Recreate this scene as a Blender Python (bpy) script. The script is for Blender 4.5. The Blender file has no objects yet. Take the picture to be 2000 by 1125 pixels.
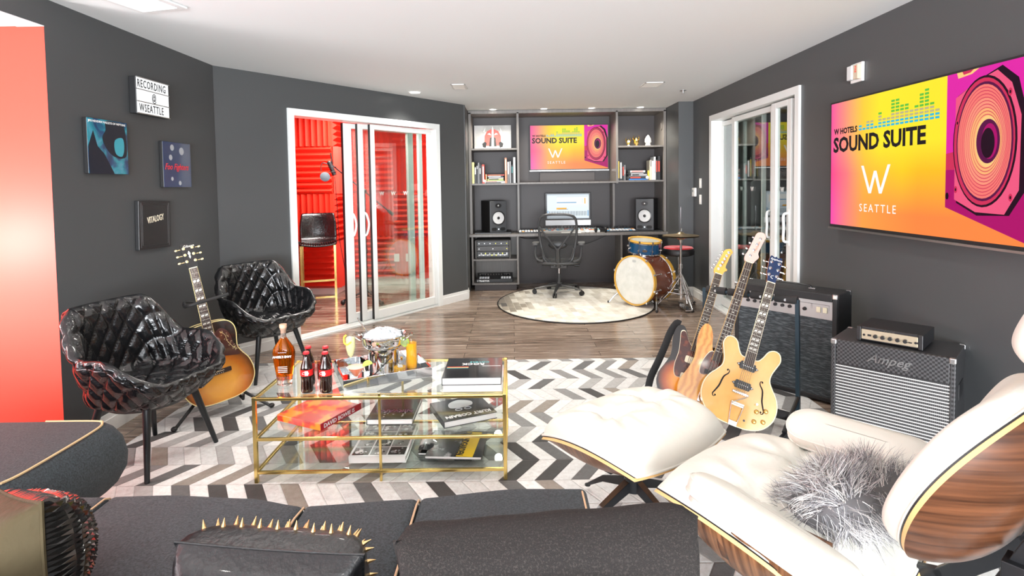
import bpy, bmesh, math, random
import numpy as np
from mathutils import Vector, Matrix, Euler
rnd = random.Random(7)
SC = bpy.context.scene
COL = SC.collection
PI = math.pi
def rad(d): return math.radians(d)

# ---------------------------------------------------------------- camera
cam_d = bpy.data.cameras.new('camera'); cam = bpy.data.objects.new('camera', cam_d); COL.objects.link(cam)
cam.location = (0, 0, 1.44); cam.rotation_euler = (rad(87.5), rad(.85), 0)
cam_d.sensor_width = 36; cam_d.lens = 36*1080/2000; cam_d.shift_y = -.0772; cam_d.clip_start = .02
SC.camera = cam
# ---------------------------------------------------------------- world and exposure
w = bpy.data.worlds.new('world'); SC.world = w; w.use_nodes = True
w.node_tree.nodes['Background'].inputs[0].default_value = (.86, .93, 1, 1)
w.node_tree.nodes['Background'].inputs[1].default_value = 1.0
SC.view_settings.view_transform = 'Standard'; SC.view_settings.look = 'None'
SC.view_settings.gamma = 1; SC.view_settings.exposure = 0.5; SC.view_settings.use_curve_mapping = False
# ---------------------------------------------------------------- large lights
def area(name, loc, rot, sx, sy, e, col=(1, 1, 1), spread=180):
    d = bpy.data.lights.new(name, 'AREA'); d.shape = 'RECTANGLE'; d.size = sx; d.size_y = sy; d.energy = e; d.color = col
    d.spread = rad(spread)
    o = bpy.data.objects.new(name, d); COL.objects.link(o); o.location = loc; o.rotation_euler = [rad(a) for a in rot]; return o
def spot(name, loc, e, ang=110, col=(1, .95, .88), blend=.8, size=.05, rot=(0, 0, 0)):
    d = bpy.data.lights.new(name, 'SPOT'); d.energy = e; d.spot_size = rad(ang); d.spot_blend = blend; d.shadow_soft_size = size; d.color = col
    o = bpy.data.objects.new(name, d); COL.objects.link(o); o.location = loc; o.rotation_euler = [rad(a) for a in rot]; return o
# daylight through the window wall behind the camera, then two added fill lights
area('window_daylight', (0, -5.0, 1.35), (93, 0, 0), 4.6, 2.2, 330, (.90, .95, 1))
area('ceiling_fill', (0, -4.9, .9), (122, 0, 0), 4.6, 1.4, 620, (.93, .96, 1))  # added upward fill to brighten the ceiling, not a window
area('side_fill', (-4.1, .2, 1.25), (0, -112, 0), 1.9, 3.6, 150, (.93, .96, 1))  # added fill from the left recess, no window there
d_ = bpy.data.lights.new('recess_lamp', 'POINT'); d_.energy = 32; d_.shadow_soft_size = .12; d_.color = (1, .93, .88)
o_ = bpy.data.objects.new('recess_lamp', d_); COL.objects.link(o_); o_.location = (-3.05, 2.35, 1.15)
# fill beams added over the seating, no fixtures at these spots
for x, y, e in ((-1.2, 2.2, 26), (0.1, 3.3, 46), (1.2, 2.6, 20), (-1.1, 3.6, 36), (1.3, 4.0, 36), (.2, 5.2, 60), (-.9, 5.0, 34), (-.4, -.5, 26), (1.0, -.6, 24), (-1.6, .2, 22)):
    spot('downlight_and_fill', (x, y, 2.44), e, 140)
spot('downlight_and_fill', (-1.03, 6.0, 2.42), 22, 120)
for x in (-.24, .44, 1.08, 1.73): spot('downlight_and_fill', (x, 7.42, 2.42), 38, 150, (1, .93, .8))
spot('downlight_and_fill', (1.72, 6.15, 2.43), 14, 110, (1, .97, .92))  # fill beam over the drums, without a fixture
area('booth_ceiling_light', (-1.9, 6.75, 2.43), (0, 0, 0), 1.0, 1.0, 62, (1, .97, .93))

# ---------------------------------------------------------------- materials
MATS = {}
def mat(name, col=(.5, .5, .5), rough=.5, metal=0, spec=None, coat=0, bump=None, trans=0, ior=None, emit=None, var=None, sheen=0, alpha=None):
    if name in MATS: return MATS[name]
    m = bpy.data.materials.new(name); m.use_nodes = True; nt = m.node_tree; b = nt.nodes['Principled BSDF']; I = b.inputs
    I['Base Color'].default_value = (*col, 1); I['Roughness'].default_value = rough; I['Metallic'].default_value = metal
    if spec is not None: I['Specular IOR Level'].default_value = spec
    if coat: I['Coat Weight'].default_value = coat; I['Coat Roughness'].default_value = .06
    if trans: I['Transmission Weight'].default_value = trans
    if ior: I['IOR'].default_value = ior
    if sheen: I['Sheen Weight'].default_value = sheen; I['Sheen Roughness'].default_value = .4
    if alpha is not None: I['Alpha'].default_value = alpha
    if emit: I['Emission Color'].default_value = (*emit[0], 1); I['Emission Strength'].default_value = emit[1]
    if bump or var:
        tc = nt.nodes.new('ShaderNodeTexCoord')
    if bump:   # (scale, strength, distance)
        n = nt.nodes.new('ShaderNodeTexNoise'); n.inputs['Scale'].default_value = bump[0]; n.inputs['Detail'].default_value = 4
        bp = nt.nodes.new('ShaderNodeBump'); bp.inputs['Strength'].default_value = bump[1]; bp.inputs['Distance'].default_value = bump[2]
        nt.links.new(tc.outputs['Object'], n.inputs['Vector']); nt.links.new(n.outputs['Fac'], bp.inputs['Height']); nt.links.new(bp.outputs[0], I['Normal'])
    if var:    # (scale xyz, colour 2, low, high)
        n = nt.nodes.new('ShaderNodeTexNoise'); n.inputs['Scale'].default_value = 1; n.inputs['Detail'].default_value = 5
        mp = nt.nodes.new('ShaderNodeMapping'); mp.inputs['Scale'].default_value = var[0]
        r = nt.nodes.new('ShaderNodeValToRGB'); r.color_ramp.elements[0].position = var[2]; r.color_ramp.elements[1].position = var[3]
        r.color_ramp.elements[0].color = (*col, 1); r.color_ramp.elements[1].color = (*var[1], 1)
        nt.links.new(tc.outputs['Object'], mp.inputs[0]); nt.links.new(mp.outputs[0], n.inputs['Vector'])
        nt.links.new(n.outputs['Fac'], r.inputs[0]); nt.links.new(r.outputs[0], I['Base Color'])
    MATS[name] = m; return m
def glow(name, col, s=1.0): return mat(name, (0, 0, 0), .4, spec=.15, emit=(col, s))
def plain(name, *c): return mat(name, c, .5)
class NT:   # tiny node-graph helper
    def __init__(s, m): s.m = m; s.nt = m.node_tree; s.b = s.nt.nodes['Principled BSDF']
    def n(s, t, ins=None, **kw):
        x = s.nt.nodes.new('ShaderNode'+t)
        for k, v in kw.items(): setattr(x, k, v)
        for k, v in (ins or {}).items(): s.set(x, k, v)
        return x
    def set(s, x, k, v):
        if isinstance(v, tuple) and len(v) == 2 and hasattr(v[0], 'outputs'): s.nt.links.new(v[0].outputs[v[1]], x.inputs[k])
        elif hasattr(v, 'outputs'): s.nt.links.new(v.outputs[0], x.inputs[k])
        else: x.inputs[k].default_value = v
    def math(s, op, a, b=None, c=None):
        x = s.n('Math', operation=op); s.set(x, 0, a)
        if b is not None: s.set(x, 1, b)
        if c is not None: s.set(x, 2, c)
        return x
    def ramp(s, fac, stops, interp='LINEAR'):
        x = s.n('ValToRGB'); s.set(x, 0, fac); cr = x.color_ramp; cr.interpolation = interp
        while len(cr.elements) < len(stops): cr.elements.new(.5)
        for e, (p, c) in zip(cr.elements, stops): e.position = p; e.color = (*c, 1)
        return x

wallp = mat('charcoal_wall_paint', (.070, .073, .075), .40, bump=(260, .12, .002))
white_p = mat('white_ceiling_paint', (.80, .83, .84), .8)
trimw = mat('white_trim', (.82, .82, .80), .35)
redp = mat('red_paint', (.82, .060, .035), .5)
redfoam = mat('red_foam', (.80, .040, .018), .5)
black = mat('black_plastic', (.012, .012, .013), .4)
blackm = mat('black_satin_metal', (.015, .016, .018), .3, .3)
chrome = mat('chrome', (.75, .75, .76), .12, 1)
steel = mat('steel', (.55, .55, .55), .28, 1)
brass = mat('polished_brass', (.83, .62, .22), .22, 1)
gold = mat('gold', (.85, .60, .20), .2, 1)
aluw = mat('white_aluminium', (.83, .85, .83), .3)
shelfm = mat('dark_laminate', (.15, .137, .125), .42, var=((60, 3, 3), (.21, .19, .175), .3, .8))
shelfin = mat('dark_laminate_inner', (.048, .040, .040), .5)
blkleather = mat('black_leather', (.005, .0052, .006), .2, coat=.35, bump=(45, .35, .012))
whleather = mat('white_leather', (.74, .72, .645), .40, bump=(16, .22, .012))
charfab = mat('charcoal_wool', (.016, .022, .026), .9, bump=(420, .8, .004), sheen=.1, var=((160, 160, 160), (.058, .074, .084), .35, .75))
brownfab = mat('brown_black_linen', (.014, .011, .010), .95, bump=(500, .8, .004), var=((240, 240, 240), (.052, .043, .038), .5, .78))
leafw = mat('white_paper', (.85, .85, .83), .6)
def glassmat(name, tint=(1, 1, 1), a=.08, rough=.0, refl=.08):
    """thin pane: mostly clear, a clean reflection on top"""
    m = bpy.data.materials.new(name); m.use_nodes = True; nt = m.node_tree; nt.nodes.clear()
    o = nt.nodes.new('ShaderNodeOutputMaterial'); t = nt.nodes.new('ShaderNodeBsdfTransparent'); t.inputs[0].default_value = (*tint, 1)
    g = nt.nodes.new('ShaderNodeBsdfGlossy'); g.inputs['Roughness'].default_value = rough; g.inputs[0].default_value = (1, 1, 1, 1)
    lw = nt.nodes.new('ShaderNodeLayerWeight'); lw.inputs[0].default_value = .5
    pw = nt.nodes.new('ShaderNodeMath'); pw.operation = 'POWER'; pw.inputs[1].default_value = 4
    ad = nt.nodes.new('ShaderNodeMath'); ad.operation = 'MULTIPLY_ADD'; ad.inputs[1].default_value = .7; ad.inputs[2].default_value = refl; ad.use_clamp = True
    mx = nt.nodes.new('ShaderNodeMixShader')
    nt.links.new(lw.outputs['Facing'], pw.inputs[0]); nt.links.new(pw.outputs[0], ad.inputs[0]); nt.links.new(ad.outputs[0], mx.inputs[0]); nt.links.new(t.outputs[0], mx.inputs[1]); nt.links.new(g.outputs[0], mx.inputs[2]); nt.links.new(mx.outputs[0], o.inputs[0])
    MATS[name] = m; return m
pane = glassmat('door_glass', (.93, .97, .95), refl=.09)
tglass = glassmat('table_glass', (.955, .985, .97), refl=.04)
drinkglass = glassmat('clear_drinking_glass', (.95, .97, .97), refl=.06)

def wood(name, c1, c2, scale=(1, 14, 14), rough=.35, coat=0, bands=0):
    m = mat(name, c1, rough, coat=coat); g = NT(m); tc = g.n('TexCoord'); mp = g.n('Mapping', {0: (tc, 'Object')}); mp.inputs['Scale'].default_value = scale
    n = g.n('TexNoise', {'Vector': mp}); n.inputs['Scale'].default_value = 3; n.inputs['Detail'].default_value = 6; n.inputs['Distortion'].default_value = .15
    r = g.ramp((n, 'Fac'), [(.3, c1), (.5, tuple((a+b)/2 for a, b in zip(c1, c2))), (.7, c2)])
    g.set(g.b, 'Base Color', r); return m
walnut = wood('walnut_veneer', (.030, .010, .004), (.135, .050, .021), (.8, .8, 24), .28)
walnuth = wood('walnut_side_grain', (.055, .021, .010), (.25, .115, .052), (.7, 26, .7), .32)
ply = mat('plywood_edge', (.78, .48, .20), .5)

# ---------------------------------------------------------------- geometry
def catmull(pts, n=6, closed=False):
    P = [Vector(p) for p in pts]; out = []; L = len(P)
    rng = range(L if closed else L-1)
    for i in rng:
        if closed: a, b, c, d = P[i-1], P[i], P[(i+1) % L], P[(i+2) % L]
        else: a, b, c, d = P[max(i-1, 0)], P[i], P[i+1], P[min(i+2, L-1)]
        for k in range(n):
            t = k/n; t2 = t*t; t3 = t2*t
            out.append(.5*((2*b)+(-a+c)*t+(2*a-5*b+4*c-d)*t2+(-a+3*b-3*c+d)*t3))
    if not closed: out.append(P[-1])
    return out
class G:
    def __init__(s): s.v = []; s.f = []; s.mi = []; s.m = 0; s.M = None
    def add(s, vs, fs, m=None):
        o = len(s.v)
        if s.M is not None: vs = [s.M @ Vector(p) for p in vs]
        s.v += [tuple(p) for p in vs]; s.f += [tuple(i+o for i in f) for f in fs]; s.mi += [s.m if m is None else m]*len(fs); return s
    def bx(s, x0, x1, y0, y1, z0, z1, m=None):
        return s.add([(x, y, z) for z in (z0, z1) for y in (y0, y1) for x in (x0, x1)], [(0, 2, 3, 1), (4, 5, 7, 6), (0, 1, 5, 4), (2, 6, 7, 3), (0, 4, 6, 2), (1, 3, 7, 5)], m)
    def box(s, c, d, m=None): return s.bx(c[0]-d[0]/2, c[0]+d[0]/2, c[1]-d[1]/2, c[1]+d[1]/2, c[2]-d[2]/2, c[2]+d[2]/2, m)
    def tube(s, pts, r, n=8, closed=False, cap=True, m=None, flat=1.0):
        P = [Vector(p) for p in pts]; L = len(P); R = r if isinstance(r, (list, tuple)) else [r]*L
        T = []
        for i in range(L):
            a = P[i-1] if (i > 0 or closed) else P[i]; b = P[(i+1) % L] if (i < L-1 or closed) else P[i]
            t = b-a; T.append(t.normalized() if t.length > 1e-9 else Vector((0, 0, 1)))
        u = Vector((0, 0, 1)) if abs(T[0].z) < .9 else Vector((1, 0, 0)); u = (u-T[0]*u.dot(T[0])).normalized(); vs = []
        for i in range(L):
            u = (u-T[i]*u.dot(T[i])).normalized(); w_ = T[i].cross(u)
            for k in range(n): a = 2*PI*k/n; vs.append(P[i]+(u*math.cos(a)*flat+w_*math.sin(a))*R[i])
        fs = [(i*n+k, i*n+(k+1) % n, ((i+1) % L)*n+(k+1) % n, ((i+1) % L)*n+k) for i in range(L if closed else L-1) for k in range(n)]
        if cap and not closed: fs += [tuple(range(n))[::-1], tuple((L-1)*n+k for k in range(n))]
        return s.add(vs, fs, m)
    def cyl(s, p0, p1, r0, r1=None, n=16, m=None): return s.tube([p0, p1], [r0, r0 if r1 is None else r1], n, m=m)
    def lathe(s, prof, n=24, c=(0, 0, 0), m=None, M=None, cap=True):
        vs = [Vector((r*math.cos(2*PI*k/n), r*math.sin(2*PI*k/n), z)) for r, z in prof for k in range(n)]
        if M is not None: vs = [M @ p for p in vs]
        vs = [p+Vector(c) for p in vs]; L = len(prof)
        fs = [(i*n+k, i*n+(k+1) % n, (i+1)*n+(k+1) % n, (i+1)*n+k) for i in range(L-1) for k in range(n)]
        if cap:
            if prof[0][0] > 1e-4: fs.append(tuple(range(n))[::-1])
            if prof[-1][0] > 1e-4: fs.append(tuple((L-1)*n+k for k in range(n)))
        return s.add(vs, fs, m)
    def prism(s, poly, z0, z1, m=None, side=None):
        n = len(poly); vs = [(p[0], p[1], z0) for p in poly]+[(p[0], p[1], z1) for p in poly]
        s.add(vs, [tuple(range(n))[::-1], tuple(range(n, 2*n))], m)
        return s.add(vs, [(i, (i+1) % n, n+(i+1) % n, n+i) for i in range(n)], side if side is not None else m)
    def grid(s, rows, wu=False, wv=False, m=None):
        R_ = len(rows); Cn = len(rows[0]); vs = [p for r in rows for p in r]
        fs = [(i*Cn+j, i*Cn+(j+1) % Cn, ((i+1) % R_)*Cn+(j+1) % Cn, ((i+1) % R_)*Cn+j) for i in range(R_ if wv else R_-1) for j in range(Cn if wu else Cn-1)]
        return s.add(vs, fs, m)
    def ell(s, c, r, nu=16, nv=10, m=None):
        r = (r, r, r) if isinstance(r, (int, float)) else r
        rows = [[(c[0]+r[0]*math.sin(PI*i/nv)*math.cos(2*PI*j/nu), c[1]+r[1]*math.sin(PI*i/nv)*math.sin(2*PI*j/nu), c[2]-r[2]*math.cos(PI*i/nv)) for j in range(nu)] for i in range(nv+1)]
        return s.grid(rows, wu=True, m=m)
    def obj(s, name, mats, parent=None, ang=35, bevel=0, seg=2, merge=False, **tags):
        me = bpy.data.meshes.new(name); me.from_pydata(s.v, [], s.f)
        for m in (mats if isinstance(mats, (list, tuple)) else [mats]): me.materials.append(m)
        me.polygons.foreach_set('material_index', s.mi)
        if merge:
            b = bmesh.new(); b.from_mesh(me); bmesh.ops.remove_doubles(b, verts=b.verts, dist=1e-5); b.to_mesh(me); b.free()
        b = bmesh.new(); b.from_mesh(me); bmesh.ops.recalc_face_normals(b, faces=b.faces); b.to_mesh(me); b.free()
        me.update()
        if ang: me.shade_smooth(); me.set_sharp_from_angle(angle=rad(ang))
        o = bpy.data.objects.new(name, me); COL.objects.link(o)
        if parent: o.parent = parent
        if bevel:
            md = o.modifiers.new('b', 'BEVEL'); md.width = bevel; md.segments = seg; md.limit_method = 'ANGLE'; md.angle_limit = rad(40)
        for k, v_ in tags.items(): o[k] = v_
        return o
def S(name, g, mats, ang=35, bevel=0, parent=None):
    o = g.obj(name, mats, parent, ang, bevel)
    if not parent: o['kind'] = 'structure'
    return o
def T(name, label, cat, loc=(0, 0, 0), rz=0, group=None, mw=None):
    o = bpy.data.objects.new(name, None); COL.objects.link(o); o.empty_display_size = .05
    if mw is not None: o.matrix_world = mw
    else: o.location = loc; o.rotation_euler = (0, 0, rad(rz))
    tag(o, label, cat, group); return o
def tag(o, label, cat, group=None):
    o['label'] = label; o['category'] = cat
    if group: o['group'] = group
    return o
def copy_tree(o, parent=None):
    c = o.copy(); COL.objects.link(c); c.parent = parent
    for ch in [x for x in bpy.data.objects if x.parent == o]: copy_tree(ch, c)
    return c
def txt(s, size, m, parent, M, name='lettering', ext=.0006, align='LEFT', bold=0, sx=1, shear=0, space=1):
    cu = bpy.data.curves.new('t', 'FONT'); cu.body = s; cu.size = size; cu.extrude = ext; cu.align_x = align; cu.offset = bold; cu.shear = shear; cu.space_character = space
    cu.resolution_u = 2
    to = bpy.data.objects.new('t', cu); COL.objects.link(to)
    bpy.context.view_layer.update()
    me = bpy.data.meshes.new_from_object(to.evaluated_get(bpy.context.evaluated_depsgraph_get()))
    bpy.data.objects.remove(to); bpy.data.curves.remove(cu)
    me.transform(M @ Matrix.Diagonal((sx, 1, 1, 1))); me.materials.clear(); me.materials.append(m)
    o = bpy.data.objects.new(name, me); COL.objects.link(o); o.parent = parent; return o
def frame(o, x, y, z):   # matrix from origin and the three axes
    M = Matrix((x, y, z)).transposed().to_4x4(); M.translation = Vector(o); return M
UPX = frame((0, 0, 0), (1, 0, 0), (0, 0, 1), (0, -1, 0))   # text plane standing up, facing -Y
def up(x, y, z): m = UPX.copy(); m.translation = (x, y, z); return m
def rrect(w_, h_, r, n=5, cx=0, cy=0):
    out = []
    for sx, sy, a0 in ((1, 1, 0), (-1, 1, 90), (-1, -1, 180), (1, -1, 270)):
        for k in range(n+1): a = rad(a0+90*k/n); out.append((cx+sx*(w_/2-r)+r*math.cos(a), cy+sy*(h_/2-r)+r*math.sin(a)))
    return out
def circ(r, n=24, cx=0, cy=0, ry=None): return [(cx+r*math.cos(2*PI*k/n), cy+(ry or r)*math.sin(2*PI*k/n)) for k in range(n)]

# ================================================================ THE ROOM
HC = 2.45
LW, RW = -2.43, 2.285
DA = Vector((-2.44, 4.55, 0)); DB = Vector((-.59, 6.98, 0)); DL = (DB-DA).length
DU = (DB-DA).normalized(); DN = Vector((DU.y, -DU.x, 0))          # DN points into the room
DM = frame(DA, DU, Vector((0, 0, 1)), DN)                          # (s, z, out)
DMp = Matrix.Translation(DA) @ Matrix(((DU.x, -DN.x, 0, 0), (DU.y, -DN.y, 0, 0), (0, 0, 1, 0), (0, 0, 0, 1)))  # local x=s, y=into booth, z=up

fl = mat('oak_plank_floor', (.2, .13, .09), .22, coat=.15); g = NT(fl); tc = g.n('TexCoord')
br = g.n('TexBrick', {'Vector': (tc, 'Object')}, offset=.37); br.inputs['Scale'].default_value = 1; br.inputs['Brick Width'].default_value = 1.15; br.inputs['Row Height'].default_value = .127
br.inputs['Mortar Size'].default_value = .0022; br.inputs['Color1'].default_value = (0, 0, 0, 1); br.inputs['Color2'].default_value = (1, 1, 1, 1); br.inputs['Mortar'].default_value = (.5, .5, .5, 1); br.inputs['Mortar Smooth'].default_value = .2
mp = g.n('Mapping', {0: (tc, 'Object')}); mp.inputs['Scale'].default_value = (1.6, 26, 1)
ad = g.n('VectorMath', {0: mp, 1: (br, 'Color')}, operation='ADD')
n1 = g.n('TexNoise', {'Vector': ad}); n1.inputs['Scale'].default_value = 1.6; n1.inputs['Detail'].default_value = 7; n1.inputs['Distortion'].default_value = 1.2
mixv = g.math('MULTIPLY_ADD', (br, 'Color'), .22, g.math('MULTIPLY', (n1, 'Fac'), .8))
r = g.ramp(mixv, [(.22, (.045, .031, .024)), (.42, (.17, .12, .09)), (.6, (.32, .24, .185)), (.8, (.50, .41, .34))])
mo = g.n('MixRGB', {'Fac': (br, 'Fac'), 'Color1': r}); mo.inputs['Color2'].default_value = (.03, .02, .016, 1)
g.set(g.b, 'Base Color', mo)
bp = g.n('Bump', {'Height': (br, 'Fac')}, invert=True); bp.inputs['Strength'].default_value = .3; bp.inputs['Distance'].default_value = .002; g.set(g.b, 'Normal', bp)
rr_ = g.ramp((n1, 'Fac'), [(.3, (.16, .16, .16)), (.8, (.34, .34, .34))]); g.set(g.b, 'Roughness', rr_)
S('floor', G().bx(-4.2, 4.2, -5.2, 9, -.1, 0), fl, 0)
S('ceiling', G().bx(-4.2, 4.2, -5.2, 9, HC, HC+.12), white_p, 0)

# left wall: full height from the corner to the red jamb, header above the opening towards the camera
JY, JZ = 2.925, 2.305
S('wall_left', G().bx(LW-.14, LW, JY, 4.56, 0, HC), wallp, 0)
S('wall_left_header', G().bx(LW-.14, LW, -5.2, JY, JZ, HC).bx(LW-.14, LW, -5.2, -2.0, 0, JZ), wallp, 0)
S('wall_left_return', G().bx(-4.2, LW-.001, JY-.001, JY+.1, 0, JZ), redp, 0)
S('ceiling_left_recess', G().bx(-4.2, LW-.14, -5.2, JY+.1, JZ, JZ+.06).bx(LW-.141, LW+.0005, -2.0, JY, JZ-.003, JZ+.001), white_p, 0)
S('wall_far_left', G().bx(-4.3, -4.2, -5.2, JY+.1, 0, HC), redp, 0)
S('wall_right', G().bx(RW, RW+.14, -5.2, 4.39, 0, HC).bx(RW, RW+.14, 6.355, 7.05, 0, HC).bx(RW, RW+.14, 4.39, 6.355, 2.185, HC), wallp, 0)
S('wall_rear', G().bx(-4.3, 4.2, -5.35, -5.2, 0, .3).bx(-4.3, 4.2, -5.35, -5.2, 2.42, HC), wallp, 0)
# door wall
g_ = G(); g_.M = DMp
S('wall_booth_front', g_.bx(-.02, .66, 0, .14, 0, HC).bx(2.6, DL+.02, 0, .14, 0, HC).bx(.66, 2.6, 0, .14, 2.165, HC), wallp, 0)
S('wall_alcove_left', G().bx(-.66, -.585, 6.98, 8.35, 0, HC), wallp, 0)
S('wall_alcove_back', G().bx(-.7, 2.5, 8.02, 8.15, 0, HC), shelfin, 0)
S('wall_alcove_right', G().bx(2.10, 2.46, 6.975, 8.1, 0, HC), wallp, 0)
# baseboards
def board(name, p0, p1, h=.115, t=.016):
    a, b = Vector((*p0, 0)), Vector((*p1, 0)); u = (b-a).normalized(); n = Vector((u.y, -u.x, 0)); L = (b-a).length
    gg = G(); gg.M = Matrix.Translation(a) @ Matrix(((u.x, n.x, 0, 0), (u.y, n.y, 0, 0), (0, 0, 1, 0), (0, 0, 0, 1)))
    gg.bx(0, L, 0, t, 0, h*.72).bx(0, L, 0, t*.55, h*.72, h)
    return S(name, gg, trimw, 0)
board('baseboard_left', (LW, JY), (LW, 4.56))
board('baseboard_left_corner', tuple(DA.xy), tuple((DA+DU*.655).xy))
board('baseboard_booth', tuple((DA+DU*2.6).xy), tuple(DB.xy))
board('baseboard_alcove', (-.585, 6.98), (-.585, 7.12))
board('baseboard_right', (RW, 4.385), (RW, -5.1)); board('baseboard_right_corner', (RW, 6.97), (RW, 6.36))
board('baseboard_pillar', (2.10, 6.975), (2.28, 6.975))

# booth shell with foam-lined walls
def foam(name, p0, p1, z0, z1, par, tile=.635, ridges=8, dep=.075):
    a, b = Vector((*p0, 0)), Vector((*p1, 0)); u = (b-a).normalized(); n = Vector((u.y, -u.x, 0)); L = (b-a).length; gg = G()
    gg.M = Matrix.Translation(a) @ Matrix(((u.x, n.x, 0, 0), (u.y, n.y, 0, 0), (0, 0, 1, 0), (0, 0, 0, 1)))
    rp = tile/ridges; gg.bx(0, L, -.03, 0, z0, z1)
    nc = math.ceil(L/tile); nr = math.ceil((z1-z0)/tile)
    for i in range(nc):
        xa, xb = i*tile, min((i+1)*tile, L)
        for j in range(nr):
            za, zb = z0+j*tile, min(z0+(j+1)*tile, z1)
            if (i+j+par) % 2:   # ridges run across
                k = 0
                while za+k*rp < zb-.01:
                    q0, q1 = za+k*rp, min(za+(k+1)*rp, zb); qm = (q0+q1)/2
                    gg.add([(xa, .012, q0), (xb, .012, q0), (xb, dep, qm), (xa, dep, qm), (xb, .012, q1), (xa, .012, q1), (xa, 0, q0), (xa, 0, q1), (xb, 0, q0), (xb, 0, q1)], [(0, 1, 2, 3), (3, 2, 4, 5), (0, 3, 5, 7, 6), (1, 8, 9, 4, 2)]); k += 1
            else:
                k = 0
                while xa+k*rp < xb-.01:
                    q0, q1 = xa+k*rp, min(xa+(k+1)*rp, xb); qm = (q0+q1)/2
                    gg.add([(q0, .012, za), (q0, .012, zb), (qm, dep, zb), (qm, dep, za), (q1, .012, zb), (q1, .012, za), (q0, 0, za), (q1, 0, za), (q0, 0, zb), (q1, 0, zb)], [(0, 1, 2, 3), (3, 2, 4, 5), (0, 3, 5, 7, 6), (1, 8, 9, 4, 2)]); k += 1
    return S(name, gg, redfoam, 0)
BP = [(-3.0, 4.7), (-3.0, 7.42), (-2.40, 7.42), (-2.37, 8.12), (-.68, 8.12), (-.68, 7.1)]
for i, (nm, par) in enumerate((('wall_booth_left', 0), ('wall_booth_back_left', 1), ('wall_booth_column', 0), ('wall_booth_back', 1), ('wall_booth_right', 0))):
    foam(nm, BP[i], BP[i+1], .085, HC-.01, par)
    board('baseboard_'+nm[5:], BP[i], BP[i+1], .10, .02)
S('wall_booth_shell', G().bx(-3.2, -3.03, 4.6, 8.3, 0, HC).bx(-3.2, -2.44, 7.46, 8.3, 0, HC).bx(-2.44, -.6, 8.16, 8.3, 0, HC).bx(-3.2, -2.45, 4.56, 4.68, 0, HC), redp, 0)
for x in (-1.70, -1.53):
    o = G().box((x, 8.045, .40), (.075, .006, .115)).obj('wall_plate', trimw, None, 0, .002); tag(o, 'white %s outlet plate low on the red foam wall, seen through the glass' % ('left' if x < -1.6 else 'right'), 'wall plate', 'outlet plates in the booth')
# dark room behind the right-hand glass doors
S('wall_side_room', G().bx(3.9, 4.0, 3.6, 7.6, 0, HC).bx(RW+.14, 4, 3.5, 3.6, 0, HC).bx(2.46, 4, 7.05, 7.15, 0, HC), mat('side_room_paint', (.10, .10, .095), .6), 0)

# ---------------------------------------------------------------- sliding glass doors
def door(name, M, s0, s1, ht, panels, w_in):
    """local x along the wall, y into the other room, z up"""
    g1 = G(); g1.M = M; cw = .062
    g1.bx(s0, s0+cw, -.02, .15, 0, ht).bx(s1-cw, s1, -.02, .15, 0, ht).bx(s0+cw, s1-cw, -.02, .15, ht-cw, ht)
    g1.bx(s0+cw, s1-cw, .0, .15, 0, .016).bx(s0+cw, s1-cw, .03, .04, .016, .03).bx(s0+cw, s1-cw, .08, .09, .016, .03).bx(s0+cw, s1-cw, .12, .125, .016, .03)
    root = S(name, g1, aluw, 0)
    for a, b, dy, hs, sw in panels:
        f = G(); f.M = M; z0, z1 = .03, ht-cw-.012
        f.bx(a, a+sw, dy, dy+.04, z0, z1).bx(b-sw*.8, b, dy, dy+.04, z0, z1).bx(a+sw, b-sw*.8, dy, dy+.04, z1-.05, z1).bx(a+sw, b-sw*.8, dy, dy+.04, z0, z0+.09)
        fo = f.obj('door_panel', aluw, root, 0, .003)
        gl = G(); gl.M = M; gl.bx(a+sw, b-sw*.8, dy+.018, dy+.022, z0+.09, z1-.05); gl.obj('glass', pane, fo, 0)
        e = G(); e.M = M; e.bx(a-.0035, a, dy+.004, dy+.036, z0, z1); e.obj('edge_seal', black, fo, 0)
        if hs is not None:
            hg = G(); hg.M = M; hx = a+sw*.55 if hs > 0 else b-sw*.4
            hg.tube(catmull([(hx, dy, 1.17), (hx+.012, dy-.045, 1.155), (hx+.035, dy-.055, 1.05), (hx+.012, dy-.045, .945), (hx, dy, .93)], 6), .011, 8)
            hg.bx(hx-.016, hx+.016, dy-.006, dy, .9, 1.2); hg.obj('handle', aluw, fo, 40)
        txt('W', .06, leafw, fo, M @ up((a+b)/2-.02, dy+.010, 1.345), bold=.001)
    return root
door('door_1', DMp, .655, 2.6, 2.17, [(1.33, 2.28, .100, 1, .10), (1.475, 2.38, .055, 1, .065), (1.60, 2.535, .010, None, .055)], 0)
RMp = Matrix.Translation((RW, 6.36, 0)) @ Matrix(((0, 1, 0, 0), (-1, 0, 0, 0), (0, 0, 1, 0), (0, 0, 0, 1)))
door('door_2', RMp, 0, 1.975, 2.19, [(.06, 1.08, .100, None, .03), (.46, 1.40, .055, -1, .075), (1.45, 1.80, .010, -1, .085)], 0)

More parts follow.
